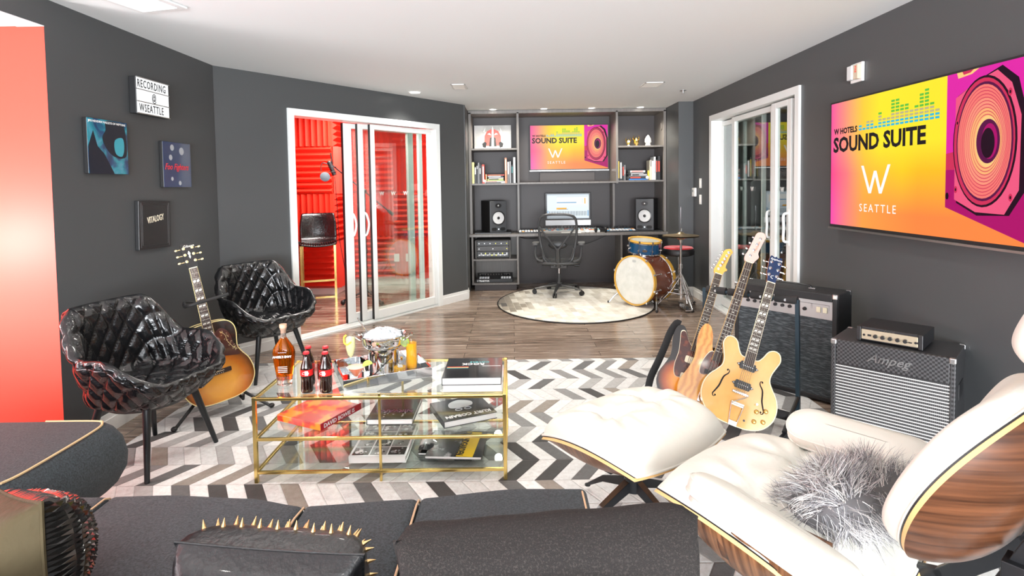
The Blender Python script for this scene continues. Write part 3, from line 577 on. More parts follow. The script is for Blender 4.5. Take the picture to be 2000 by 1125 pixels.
# ---------------------------------------------------------------- cabinet contents
rt = T('rack_case', 'black rack case of audio processors in the upper cabinet bay', 'audio rack', (-.275, 7.72, .429))
G().bx(-.235, .235, -.17, .2, 0, .012).bx(-.235, .235, -.17, .2, .248, .262).bx(-.247, -.22, -.17, .2, .006, .256).bx(.22, .247, -.17, .2, .006, .256).obj('shell', mat('case_grey', (.07, .065, .06), .5), rt, 0, .008)
for i, (z0, z1) in enumerate(((.018, .10), (.104, .172), (.176, .244))):
    un = G().bx(-.218, .218, -.155, .1, z0, z1).obj('rack_unit', [mat('rack_dark', (.02, .02, .022), .4), mat('rack_face', (.035, .03, .028), .4)][i % 2 == 1], rt, 0, .002); k = G(); r_ = random.Random(i)
    for j in range((14, 3, 6)[i]):
        x_ = -.19+.38*j/((14, 3, 6)[i]-1); k.cyl((x_, -.155, (z0+z1)/2+(.015 if j % 2 and i == 0 else -.008 if i == 0 else 0)), (x_, -.170, (z0+z1)/2+(.015 if j % 2 and i == 0 else -.008 if i == 0 else 0)), .0085 if i == 0 else .006, n=10, m=r_.choice((0, 0, 1, 2)))
    if i == 0: k.bx(-.2, .2, -.1565, -.155, .050, .056, 0)
    k.obj('knobs', [steel, mat('yellow_lamp', (.8, .75, .1), .4, emit=((.9, .85, .1), .6)), leafw], un)
rt = T('dj_controller', 'black DJ controller with lettered front edge in the lower cabinet bay', 'DJ controller', (-.26, 7.74, .0985))
G().add([(-.25, -.16, 0), (.25, -.16, 0), (.25, .16, 0), (-.25, .16, 0), (-.25, -.16, .045), (.25, -.16, .045), (.25, .16, .085), (-.25, .16, .085)], [(0, 3, 2, 1), (4, 5, 6, 7), (0, 1, 5, 4), (1, 2, 6, 5), (2, 3, 7, 6), (3, 0, 4, 7)]).obj('body', black, rt, 0, .004)
txt('TRAKTOR', .033, leafw, rt, up(-.215, -.1605, .010), bold=.0015, sx=.95); G().tube([(-.232+.009*math.cos(t/10*2*PI), -.162, .022+.009*math.sin(t/10*2*PI)) for t in range(10)], .002, 5, True).obj('logo_ring', leafw, rt)
k = G()
for s_ in (-1, 1):
    for i in range(4):
        for j in range(2): x_ = s_*.15-.06+i*.036; y_ = -.13+j*.05; k.bx(x_, x_+.027, y_, y_+.034, .048+.006*j, .058+.006*j)
k.obj('pads', padw, rt, 0); k = G()
for i in range(12): x_ = -.21+i*.038; k.cyl((x_, .04, .068), (x_, .04, .088), .007, n=8)
k.obj('knobs', steel, rt); G().cyl((-.16, .08, .07), (-.16, .08, .082), .05, n=24).cyl((.16, .08, .07), (.16, .08, .082), .05, n=24).obj('jog_wheels', blackm, rt)

# ================================================================ MESH DESK CHAIR
graphite = mat('graphite_frame', (.055, .056, .058), .38); meshm = mat('mesh_fabric', (.05, .05, .05), .7, alpha=.55)
rt = T('office_chair', 'black mesh high-back office chair on casters at the desk', 'office chair', (.60, 7.20, 0.009), -8)
for i in range(5):
    a = rad(-97+72*i); c_, s_ = math.cos(a), math.sin(a)
    lg = G(); P = [(.03*c_, .03*s_, .115), (.18*c_, .18*s_, .10), (.32*c_, .32*s_, .070)]; lg.tube(P, [.030, .022, .015], 8, flat=.7); leg = lg.obj('base_leg', mat('dark_aluminium', (.16, .16, .16), .3, .7), rt, 60)
    cg = G(); cx_, cy_ = .325*c_, .325*s_
    for d_ in (-.013, .013): cg.lathe([(.0, -.008), (.027, -.008), (.03, -.004), (.03, .004), (.027, .008), (0, .008)], 16, M=Matrix.Translation((cx_-s_*d_*1.2, cy_+c_*d_*1.2, .031)) @ Matrix.Rotation(a, 4, 'Z') @ Matrix.Rotation(rad(90), 4, 'X'))
    cg.cyl((cx_, cy_, .035), (cx_, cy_, .075), .008, n=8).obj('caster', black, leg)
G().cyl((0, 0, .09), (0, 0, .15), .034).cyl((0, 0, .15), (0, 0, .26), .024, .024).obj('hub', graphite, rt); G().cyl((0, 0, .25), (0, 0, .36), .014, n=14).obj('gas_lift', chrome, rt)
G().bx(-.11, .11, -.12, .12, .345, .385).bx(-.07, .07, -.16, .16, .37, .41).obj('tilt_mechanism', graphite, rt, 0, .012)
G().cyl((.1, .02, .37), (.26, .0, .37), .007, n=8).cyl((.2, .0, .37), (.265, 0, .37), .019, n=12).cyl((-.1, -.02, .37), (-.22, -.02, .37), .007, n=8).obj('tension_knob', black, rt)
# seat: frame with pellicle; chair faces +Y (the desk), its back to the camera
st = G(); st.tube(catmull([(-.24, -.19, .43), (0, -.22, .42), (.24, -.19, .43), (.265, .05, .445), (.24, .235, .43), (0, .265, .41), (-.24, .235, .43), (-.265, .05, .445)], 6, True), .017, 8, True).obj('seat_frame', graphite, rt)
st = G(); st.grid([[(-.25+.5*i/10, -.2+.45*j/8, .428-.02*math.sin(PI*i/10)*math.sin(PI*j/8)) for i in range(11)] for j in range(9)]); st.obj('seat_mesh', meshm, rt)
def bk(u, z):   # back surface: u -1..1, z .40..1.05
    t = (z-.40)/.65; w_ = .155+.085*math.sin(min(t*1.35, 1)*PI/2) - .03*max(0, t-.85)/.15
    y = -.215-.05*math.sin(t*PI*.9)*-1*.0-.10*t+.05*math.sin(t*PI)+.045*u*u
    return (u*w_, y, z)
ol = [bk(-1, .46), bk(-1, .6), bk(-1, .75), bk(-1, .9), bk(-.98, 1.0), bk(-.7, 1.045), bk(0, 1.055), bk(.7, 1.045), bk(.98, 1.0), bk(1, .9), bk(1, .75), bk(1, .6), bk(1, .46), bk(.5, .42), bk(-.5, .42)]
G().tube(catmull(ol, 5, True), .0165, 8, True).obj('back_frame', graphite, rt)
G().grid([[bk(-1+2*i/12, .43+.61*j/12) for i in range(13)] for j in range(13)]).obj('back_mesh', meshm, rt)
yk = G(); yk.tube([(0, -.17, .38), (0, -.25, .50), (0, -.285, .62)], [.035, .028, .022], 8)
for s_ in (-1, 1): yk.tube(catmull([(0, -.285, .60), (s_*.08, -.30, .70), (s_*.17, -.30, .82), (s_*.225, -.275, .90)], 5), .017, 8, flat=.7); yk.tube([(s_*.05, -.17, .40), (s_*.17, -.2, .50), (s_*.2, -.24, .62)], .014, 8)
yk.obj('back_yoke', graphite, rt)
G().ell((0, -.235, .66), (.12, .018, .05)).obj('lumbar_pad', black, rt)
for s_ in (-1, 1):
    G().tube(catmull([(s_*.19, -.23, .45), (s_*.27, -.21, .48), (s_*.29, -.17, .56), (s_*.29, -.13, .64)], 5), .016, 8).obj('arm_post', graphite, rt)
    ag = G(); ag.M = Matrix.Translation((s_*.295, -.06, .655)); ag.prism(rrect(.085, .24, .035), 0, .024).obj('arm_pad', mat('arm_pad_grey', (.10, .10, .10), .5), rt, 30, .006)

# ================================================================ DRUMS
hoopm = mat('amber_lacquered_hoop', (.75, .42, .06), .3, coat=.4)
mah = mat('mahogany_lacquer', (.13, .032, .014), .25, coat=.5, var=((2, 2, 14), (.22, .06, .025), .3, .7))
headm = mat('aged_drum_head', (.78, .79, .74), .55, var=((9, 9, 9), (.64, .66, .60), .40, .72))
bluep = mat('blue_sparkle', (.004, .05, .13), .2, coat=.6, var=((300, 300, 300), (.01, .12, .26), .5, .7))
ax = Vector((.77, .64, 0)).normalized(); D0 = Vector((1.405, 6.37, .312))
MD = frame(D0, (ax.y, -ax.x, 0), (0, 0, 1), -ax)     # local x right, y up, -z into drum
rt = T('bass_drum', 'brown bass drum with amber hoops and aged white head on spurs', 'bass drum', mw=Matrix.Translation((D0.x, D0.y, 0)))
MD = Matrix.Translation((-D0.x, -D0.y, 0)) @ MD
def part(g_, nm, m, p, *a, **k): g_.M = None; return g_.obj(nm, m, p, *a, **k)
RD = .275; DD = .37
s1 = G(); s1.M = MD; s1.lathe([(RD, -.03), (RD, -DD)], 48, cap=False).lathe([(RD-.006, -.03), (RD-.006, -DD)], 48, cap=False); s1.obj('shell', mah, rt)
for zc in (0, -DD-.0): s1 = G(); s1.M = MD; s1.lathe([(RD+.002, zc-.022), (RD+.016, zc-.022), (RD+.016, zc+.018), (RD+.002, zc+.018), (RD+.002, zc-.022)], 48, cap=False); s1.obj('hoop', hoopm, rt)
for zc in (-.03, -DD+.03): s1 = G(); s1.M = MD; s1.tube([(x, y, zc) for x, y in circ(RD+.006, 48)], .006, 6, True); s1.obj('head_rim', chrome, rt)
s1 = G(); s1.M = MD; s1.lathe([(0, .006), (RD, .004), (RD+.002, -.01)], 48); s1.obj('front_head', headm, rt); s1 = G(); s1.M = MD; s1.lathe([(0, -DD), (RD, -DD)], 48); s1.obj('rear_head', headm, rt)
s1 = G(); s1.M = MD; s1.prism(rrect(.05, .03, .012, 4, 0, .225), .005, .008); s1.obj('head_badge', mat('badge_grey', (.5, .52, .50), .4), rt)
txt('Miles', .07, mat('faint_print', (.68, .69, .65), .6), rt, MD @ Matrix.Translation((-.09, .10, .0065)), shear=.3)
for i in range(10):
    a = 2*PI*(i+.5)/10; c_, s_ = math.cos(a), math.sin(a); rg_ = RD+.022; lg = G(); lg.M = MD
    for e, z2 in ((.012, -.11), (-DD-.012, -DD+.11)): lg.cyl((c_*rg_, s_*rg_, e), (c_*rg_, s_*rg_, z2), .0035, n=6).cyl((c_*(RD+.004), s_*(RD+.004), z2), (c_*(RD+.03), s_*(RD+.03), z2), .011, .008, 10).box((c_*rg_, s_*rg_, e), (.022, .022, .010))
    lg.obj('tension_rod', chrome, rt)
for s_, P in ((-1, [(-.235, -.13, -.09), (-.30, -.22, .0), (-.345, -.305, .06)]), (1, [(.235, -.13, -.09), (.30, -.22, .0), (.345, -.305, .06)])):
    lg = G(); lg.M = MD; lg.tube(P, .008, 8).ell(P[0], .022); so = lg.obj('spur', chrome, rt); lg = G(); lg.M = MD; lg.cyl(P[2], (P[2][0]+.004*s_, P[2][1]+.02, P[2][2]-.01), .013, n=8).ell((P[2][0], P[2][1]+.006, P[2][2]), .014); lg.obj('rubber_tip', black, so)
lg = G(); lg.M = MD; lg.bx(-.02, .02, RD, RD+.05, -.22, -.15); lg.obj('tom_mount', chrome, rt, 0, .004)
rt = T('tom_drum', 'small blue tom drum mounted on top of the brown bass drum', 'drum', (1.575, 6.62, .60)); rt.rotation_euler = (rad(6), rad(3), 0)
rd = .185
G().lathe([(rd, 0), (rd, .145)], 40, cap=False).obj('shell', bluep, rt)
G().lathe([(0, .148), (rd, .148)], 40).obj('drum_head', headm, rt); G().lathe([(rd-.004, .146), (rd+.014, .146), (rd+.014, .166), (rd-.004, .166), (rd-.004, .146)], 40, cap=False).obj('top_hoop', hoopm, rt)
G().tube([(x, y, .135) for x, y in circ(rd+.006, 40)], .006, 6, True).obj('head_rim', chrome, rt); G().tube([(x, y, .01) for x, y in circ(rd+.006, 40)], .008, 6, True).obj('bottom_rim', chrome, rt)
for i in range(8):
    a = 2*PI*(i+.3)/8; c_, s_ = math.cos(a), math.sin(a); r2 = rd+.014
    G().cyl((c_*r2, s_*r2, .165), (c_*r2, s_*r2, .0), .0035, n=6).cyl((c_*rd, s_*rd, .06), (c_*(rd+.028), s_*(rd+.028), .06), .013, .010, 10).box((c_*r2, s_*r2, .158), (.018, .018, .02)).obj('tension_lug', chrome, rt)
lg = G(); lg.M = Matrix.Translation((-.04, -rd-.003, .062)) @ Matrix.Rotation(rad(90), 4, 'X'); lg.prism(circ(.03, 20, ry=.015), 0, .004); lg.obj('maker_badge', chrome, rt)
G().cyl((-.02, -.02, -.04), (0, 0, .02), .016, n=10).obj('mount_arm', chrome, rt)
# throne
rt = T('drum_throne', 'round drum stool with a red top behind the cymbal stand', 'drum stool', (2.0, 6.66, 0))
G().lathe([(0, .56), (.16, .56), (.185, .575), (.19, .61), (.175, .645)], 40).obj('seat_side', black, rt); G().lathe([(.176, .645), (.165, .66), (.1, .655), (0, .64)], 40).obj('seat_top', mat('red_velour', (.62, .02, .03), .8, sheen=.5), rt)
G().cyl((0, 0, .2), (0, 0, .56), .014, n=12).cyl((0, 0, .36), (0, 0, .40), .024, n=12).obj('post', chrome, rt)
for i in range(3): a = rad(40+120*i); G().tube([(0, 0, .34), (.17*math.cos(a), .17*math.sin(a), .12), (.215*math.cos(a), .215*math.sin(a), .012)], .010, 8).tube([(0, 0, .14), (.15*math.cos(a), .15*math.sin(a), .15)], .007, 6).obj('leg', chrome, rt)
# hi-hat
rt = T('cymbal_stand', 'chrome hi-hat stand with bronze cymbals right of the bass drum', 'cymbal stand', (1.93, 6.33, 0))
bronze = mat('bronze_cymbal', (.52, .40, .24), .3, .9)
for nm, dz, fl_ in (('top_cymbal', .832, 1), ('bottom_cymbal', .818, -1)): G().lathe([(.205, 0), (.10, .012*fl_), (.045, .02*fl_), (.03, .034*fl_), (.008, .040*fl_)], 48, (0, 0, dz)).obj(nm, bronze, rt)
G().cyl((0, 0, .09), (0, 0, .80), .0135, n=12).cyl((0, 0, .45), (0, 0, .50), .021, n=12).cyl((0, 0, .745), (0, 0, .80), .018, .026, 12).obj('pole', chrome, rt); G().cyl((0, 0, .80), (0, 0, 1.16), .0035, n=8).cyl((0, 0, .88), (0, 0, .915), .012, n=10).obj('pull_rod', chrome, rt)
for i in range(3): a = rad(-80+120*i); c_, s_ = math.cos(a), math.sin(a); lg = G().tube([(0, 0, .40), (.12*c_, .12*s_, .24), (.27*c_, .27*s_, .016)], .0085, 8).tube([(0, 0, .36), (.1*c_, .1*s_, .20), (.26*c_, .26*s_, .018)], .005, 6).tube([(0, 0, .15), (.15*c_, .15*s_, .17)], .006, 6).obj('leg', chrome, rt); G().ell((.272*c_, .272*s_, .016), (.018, .018, .016)).obj('rubber_foot', black, lg)
G().bx(-.04, .04, -.30, -.05, .018, .03).bx(-.03, .03, -.05, .03, .0, .05).obj('foot_pedal', chrome, rt, 0, .004)

# ================================================================ BOOTH CONTENTS
rt = T('bar_stool', 'black leather bar stool with a brass frame inside the red booth', 'bar stool', (-2.48, 7.02, 0), 18)
sh = []
for j in range(13):
    t = j/12; row = []
    for i in range(13):
        u = -1+2*i/12
        if t < .55: q_ = t/.55; y = -.20+.40*q_; z = .735+.03*(u*u)+.02*(1-q_)*-1+.01; 
        else: q_ = (t-.55)/.45; y = .20+.07*q_*q_+.02; z = .755+.36*q_-.0*u*u
        y2 = y-.05*u*u*(t > .55)
        row.append((u*(.225-.02*(t > .9)), y2, z))
    sh.append(row)
so = G().grid(sh).obj('seat_shell', blkleather, rt, 80); md = so.modifiers.new('s', 'SOLIDIFY'); md.thickness = .03; md.offset = -1; md = so.modifiers.new('b', 'SUBSURF'); md.levels = 1; md.render_levels = 1
tf = G()
for i in range(17): u = -1+2*i/16; tf.ell((u*.215, -.21, .74+.03*u*u), (.014, .022, .018), 8, 6)
tf.obj('rolled_front_edge', blkleather, rt)
for s_ in (-1, 1):
    G().bx(s_*.2-.013, s_*.2+.013, -.2, -.185, .012, .72).obj('leg', brass, rt, 0); G().bx(s_*.2-.013, s_*.2+.013, .18, .195, .012, .73).obj('leg', brass, rt, 0)
    G().bx(s_*.2-.013, s_*.2+.013, -.2, .195, .0, .012).bx(s_*.2-.013, s_*.2+.013, -.2, .195, .71, .722).obj('side_rail', brass, rt, 0)
G().bx(-.2, .2, -.2, -.185, .27, .295).obj('foot_rest', brass, rt, 0); G().bx(-.2, .2, .18, .195, 0, .012).obj('rear_rail', brass, rt, 0)
rt = T('microphone_stand', 'black boom microphone stand on a wheeled base inside the booth', 'microphone stand', (-1.82, 6.82, 0))
G().cyl((0, 0, .08), (0, 0, 1.40), .011, n=10).cyl((0, 0, .62), (0, 0, .68), .018, n=10).obj('pole', blackm, rt)
bo = G().cyl((-.39, -.02, 1.72), (.33, .03, 1.10), .008, n=8).obj('boom', blackm, rt); G().cyl((.28, .025, 1.145), (.34, .03, 1.09), .020, n=12).obj('counterweight', black, bo); G().ell((0, 0, 1.39), .028).obj('boom_joint', black, rt)
for i in range(3):
    a = rad(200+120*i); c_, s_ = math.cos(a), math.sin(a); lg = G().tube([(0, 0, .16), (.28*c_, .28*s_, .05)], .013, 8).tube([(0, 0, .09), (.2*c_, .2*s_, .075)], .007, 6).obj('leg', blackm, rt); G().ell((.29*c_, .29*s_, .03), (.03, .03, .03), 12, 8).obj('caster', black, lg)
rt = T('microphone', 'black studio microphone with shock mount and round pop shield on the boom', 'microphone', (-2.21, 6.80, 1.72))
G().cyl((-.02, -.02, .02), (.04, -.02, -.13), .027, n=16).ell((-.02, -.02, .02), .027).obj('body', black, rt)
for k_ in range(2): G().tube([(.01+.05*math.cos(t/16*2*PI), -.02+.05*math.sin(t/16*2*PI), -.03-k_*.06) for t in range(16)], .004, 6, True).obj('shock_mount_ring', blackm, rt)
G().tube([(.0, -.02, .14), (.015, -.02, 0)], .008, 8).obj('mount_clip', blackm, rt)
G().tube(catmull([(.02, -.02, -.02), (-.08, -.05, .02), (-.11, -.06, -.02), (-.10, -.08, -.08)], 5), .005, 6).obj('gooseneck', blackm, rt)
G().lathe([(0, -.003), (.055, -.003), (.06, 0), (.055, .003), (0, .003)], 28, M=Matrix.Translation((-.05, -.10, -.15)) @ Matrix.Rotation(rad(70), 4, 'X') @ Matrix.Rotation(rad(25), 4, 'Y')).obj('pop_shield', mat('pop_mesh', (.06, .08, .10), .6), rt)
G().tube(catmull([(.04, -.02, -.15), (.06, -.02, -.5), (.08, -.03, -.9), (.14, -.05, -1.25), (.17, -.05, -1.55), (.28, 0, -1.69)], 6), .0035, 6).obj('cable', blackm, rt)

# ================================================================ WALL AND CEILING FITTINGS
rt = T('light_box', 'small white letter light box on the left wall above the record covers', 'light box', mw=frame((LW+.002, 3.715, 2.051), (0, 1, 0), (0, 0, 1), (1, 0, 0)))
G().bx(-.168, .168, -.118, .118, 0, .044).obj('case', black, rt, 0, .003); G().bx(-.163, .163, -.113, .113, .044, .0465).obj('lit_panel', glow('lightbox_white', (.93, .95, .97), .95), rt, 0)
G().bx(-.168, .168, -.042, -.036, .0465, .05).bx(-.168, .168, .036, .042, .0465, .05).bx(-.168, .168, .112, .118, .044, .051).bx(-.168, .168, -.118, -.112, .044, .051).obj('letter_rails', steel, rt, 0)
for s_, x, y in (('RECORDING', -.158, .053), ('@', -.018, -.022), ('WSEATTLE', -.145, -.100)): txt(s_, .070, black, rt, Matrix.Translation((x, y, .0475)), sx=.65, bold=.0006, space=1.16, name='letters')
def cover(y, z, label, m, tilt=0, h=.320, w_=.325):
    rt = T('record_cover', label, 'record cover', mw=frame((LW+.002, y, z), (0, 1, 0), (0, 0, 1), (1, 0, 0)) @ Matrix.Rotation(rad(tilt), 4, 'Z'), group='record covers on the left wall')
    G().bx(-w_/2, w_/2, -h/2, h/2, 0, .026).obj('board_edge', black, rt, 0, .003); G().bx(-w_/2+.001, w_/2-.001, -h/2+.001, h/2-.001, .026, .0275).obj('printed_face', m, rt, 0); return rt
m = mat('blue_nebula_print', (.01, .05, .12), .22, coat=.3); g = NT(m); tc = g.n('TexCoord'); n = g.n('TexNoise', {'Vector': (tc, 'Object')}); n.inputs['Scale'].default_value = 7; n.inputs['Detail'].default_value = 6; n.inputs['Distortion'].default_value = 1
g.set(g.b, 'Base Color', g.ramp((n, 'Fac'), [(.30, (.004, .012, .03)), (.45, (.008, .07, .18)), (.56, (.02, .28, .36)), (.68, (.10, .30, .45)), (.8, (.5, .45, .6))]))
c = cover(3.31, 1.700, 'teal and dark blue cloudy record cover, leftmost and largest-looking on the left wall', m)
dk = mat('cover_dark_print', (.008, .014, .028), .3); lt = mat('cover_teal_print', (.05, .36, .45), .3)
a_ = G()
def pv(a, pts, m_, l=0): a.add([(x, y, .0282+l*.0003) for x, y in pts], [tuple(range(len(pts)))], m_)
pv(a_, [(p.x, p.y) for p in catmull([(-.02, .15, 0), (.06, .155, 0), (.13, .14, 0), (.15, .05, 0), (.145, -.05, 0), (.06, -.06, 0), (-.01, -.02, 0), (-.05, .05, 0), (-.02, .10, 0)], 4, True)], 0)
pv(a_, [(p.x, p.y) for p in catmull([(.06, .05, 0), (.12, .06, 0), (.13, .0, 0), (.11, -.05, 0), (.06, -.04, 0), (.045, .01, 0)], 4, True)], 1, 1)
pv(a_, [(-.16, -.16), (-.16, .0), (-.12, .09), (-.09, .0), (-.04, -.04), (.0, -.10), (.04, -.16)], 0)
a_.obj('abstract_shapes', [dk, lt], c, 0); txt('JIMI HENDRIX VALLEYS OF NEPTUNE', .0185, leafw, c, Matrix.Translation((-.155, .137, .0285)))
c = cover(3.985, 1.618, 'navy record cover with red script lettering, highest on the right of the left wall', mat('navy_print', (.012, .035, .12), .2, coat=.4))
txt('Foo Fighters', .062, mat('red_script', (.75, .03, .05), .4), c, Matrix.Translation((-.150, -.035, .0285)), shear=.35, sx=.88, bold=.0006); a_ = G()
for x, y, r_ in ((-.06, .12, .022), (.05, .10, .028), (-.08, .05, .02), (-.07, -.10, .014), (.02, -.13, .016)): a_ = G(); pv(a_, circ(r_, 20, x, y), 0, 0); a_.obj('pale_disc', mat('disc_grey', (.45, .47, .50), .4), c, 0)
c = cover(3.71, 1.208, 'black record cover with cream lettering, lowest on the left wall', mat('black_bound_print', (.020, .017, .017), .3, coat=.3), -2)
txt('VITALOGY', .058, mat('cream_letter', (.80, .72, .55), .4), c, Matrix.Translation((-.08, .01, .0285)) @ Matrix.Rotation(rad(8), 4, 'Z'), sx=.62, bold=.001)
a_ = G()
for e in (.145, .132): a_.tube([(-e, -e, .028), (e, -e, .028), (e, e, .028), (-e, e, .028)], .0012, 4, True)
a_.obj('embossed_border', mat('emboss_dark', (.05, .042, .04), .3), c, 0)
# right wall
rt = T('fire_strobe', 'white fire alarm strobe high on the right wall beside the large screen', 'fire alarm', mw=frame((RW-.001, 3.66, 2.14), (0, -1, 0), (0, 0, 1), (-1, 0, 0)))
G().bx(-.06, .06, -.062, .062, 0, .018).obj('base_plate', trimw, rt, 0, .003); G().bx(-.052, .0, -.045, .048, .018, .05).obj('strobe_lens', mat('strobe_lens', (.7, .72, .72), .12), rt, 0, .005); G().bx(.002, .05, -.045, .048, .018, .04).obj('grille', mat('strobe_cream', (.62, .52, .38), .5), rt, 0, .003)
txt('FIRE', .024, redp, rt, Matrix.Translation((.018, .04, .0405)) @ Matrix.Rotation(rad(-90), 4, 'Z'))
rt = T('thermostat', 'white thermostat on the right wall between cymbal stand and glass doors', 'thermostat', mw=frame((RW-.001, 6.90, 1.315), (0, -1, 0), (0, 0, 1), (-1, 0, 0)))
G().bx(-.06, .06, -.055, .055, 0, .028).obj('body', trimw, rt, 0, .008); G().bx(-.03, .01, -.0, .03, .028, .030).obj('display', mat('lcd', (.25, .3, .28), .3), rt, 0)
for z, lb in ((1.425, 'white wall switch plate just above the thermostat level'), (1.228, 'white wall switch plate just below the thermostat level')):
    rt = T('switch_plate', lb, 'wall switch', mw=frame((RW-.001, 6.70, z), (0, -1, 0), (0, 0, 1), (-1, 0, 0)), group='wall switches by the glass doors')
    G().bx(-.036, .036, -.058, .058, 0, .007).obj('plate', trimw, rt, 0, .003); G().bx(-.016, .016, -.033, .033, .007, .012).obj('rocker', leafw, rt, 0, .002)
# ceiling
def vent(x, y, w_, d_, label, name='ceiling_vent', cat='air vent', rz=0):
    rt = T(name, label, cat, (x, y, HC-.0005), rz, 'ceiling vents'); f = .018
    G().bx(-w_/2, w_/2, -d_/2, -d_/2+f, -.008, 0).bx(-w_/2, w_/2, d_/2-f, d_/2, -.008, 0).bx(-w_/2, -w_/2+f, -d_/2, d_/2, -.008, 0).bx(w_/2-f, w_/2, -d_/2, d_/2, -.008, 0).obj('frame', trimw, rt, 0, .002)
    G().bx(-w_/2+f, w_/2-f, -d_/2+f, d_/2-f, -.001, 0).obj('duct_opening', mat('vent_dark', (.12, .10, .08), .7), rt, 0); sl = G(); n_ = int((d_-2*f)/.022)
    for i in range(n_): y_ = -d_/2+f+(i+.5)*(d_-2*f)/n_; sl.add([(-w_/2+f, y_-.006, -.001), (w_/2-f, y_-.006, -.001), (w_/2-f, y_+.005, -.008), (-w_/2+f, y_+.005, -.008)], [(0, 1, 2, 3)])
    sl.obj('louvres', mat('louvre_grey', (.55, .52, .47), .5), rt, 0)
vent(-.525, 5.68, .15, .26, 'small square ceiling vent near the middle of the ceiling')
vent(1.45, 5.73, .2, .26, 'small ceiling vent on the right, towards the right glass doors')
rt = T('ceiling_fixture', 'white rectangular ceiling light fixture at the upper left edge of the photo', 'ceiling light', (-1.98, 2.93, HC), -14)
G().bx(-.15, .15, -.22, .22, -.012, 0).obj('frame', mat('fixture_white', (.75, .77, .77), .4), rt, 0, .003); G().bx(-.115, .115, -.185, .185, -.016, -.011).obj('diffuser', glow('fixture_glow', (.95, .97, 1), .9), rt, 0)
rt = T('sprinkler_head', 'small chrome sprinkler head on the ceiling near the right pillar', 'sprinkler', (1.895, 6.13, HC))
G().lathe([(.035, 0), (.035, -.004), (.012, -.008), (.012, -.03), (.0, -.03)], 20).obj('escutcheon', steel, rt); G().lathe([(0, -.036), (.018, -.036), (.018, -.033), (0, -.033)], 12).tube([(-.010, 0, -.01), (-.010, 0, -.035)], .002, 5).tube([(.010, 0, -.01), (.010, 0, -.035)], .002, 5).obj('deflector', steel, rt)
lamp_on = glow('downlight_lens', (1, .96, .88), 9)
def downlight(x, y, label, grp, r_=.055):
    rt = T('downlight', label, 'ceiling light', (x, y, HC-.0005), 0, grp)
    G().lathe([(r_, -.001), (r_+.018, -.006), (r_+.02, 0)], 28, cap=False).obj('trim_ring', trimw, rt); G().lathe([(0, -.002), (r_, -.002)], 28).obj('lens', lamp_on, rt)
downlight(-1.03, 6.0, 'round recessed downlight above the left glass doors', 'recessed downlights')
for x, lb in ((-.24, 'leftmost of the four bright downlights above the shelving'), (.44, 'second bright downlight from the left above the shelving'), (1.08, 'third bright downlight from the left above the shelving'), (1.73, 'rightmost of the four bright downlights above the shelving')): downlight(x, 7.44, lb, 'downlights above the shelving', .04)

# ================================================================ COFFEE TABLE
TX0, TX1, TY0, TY1, TZ = -1.262, -.052, 2.63, 3.185, .43
FT = Matrix.Translation((TX0, TY0, 0))
rt = T('coffee_table', 'three-tier glass coffee table with a slim polished brass frame', 'coffee table', (TX0, TY0, .0105)); W_, D_ = TX1-TX0, TY1-TY0; z_ = -.0105
for x, y, nm in ((0, 0, 1), (W_/2, 0, 0), (W_, 0, 1), (0, D_, 1), (W_/2, D_, 0), (W_, D_, 1)):
    e = .009 if nm else .006; G().bx(x-e, x+e, y-e, y+e, 0, TZ+z_+(.016 if not nm else .004)).obj('post', brass, rt, 0, .002)
for zt in (.430, .232, .068):
    z1 = zt+z_; f = G(); e = .008
    for y in (0, D_): f.bx(0, W_, y-e, y+e, z1-.014, z1)
    for x in (0, W_): f.bx(x-e, x+e, 0, D_, z1-.014, z1)
    f.obj('rail_frame', brass, rt, 0, .002); G().bx(e, W_-e, e, D_-e, z1-.007, z1-.001).obj('glass_shelf', tglass, rt, 0)
TT, T2, T3 = .4305, .2325, .0685

# ---------------------------------------------------------------- tray (mirrored sides)
mirror = mat('mirror', (.86, .87, .88), .03, 1)
tp = Vector((-.85, 2.70, TT)); tang = 25
rt = T('serving_tray', 'mirrored rectangular tray with handles holding ice bucket and drinks', 'tray', tuple(tp), tang); TW, TD, TH = .455, .375, .052
G().bx(0, TW, 0, TD, 0, .006).obj('tray_base', mirror, rt, 0)
for a in ((0, TW, 0, .010), (0, TW, TD-.010, TD), (0, .010, .010, TD-.010), (TW-.010, TW, .010, TD-.010)): G().bx(*a, .006, TH).obj('side_panel', mirror, rt, 0, .0015)
TI = Matrix.Translation(tp) @ Matrix.Rotation(rad(tang), 4, 'Z')
def ontray(x, y): p = TI @ Vector((x, y, .0065)); return (p.x, p.y, p.z)
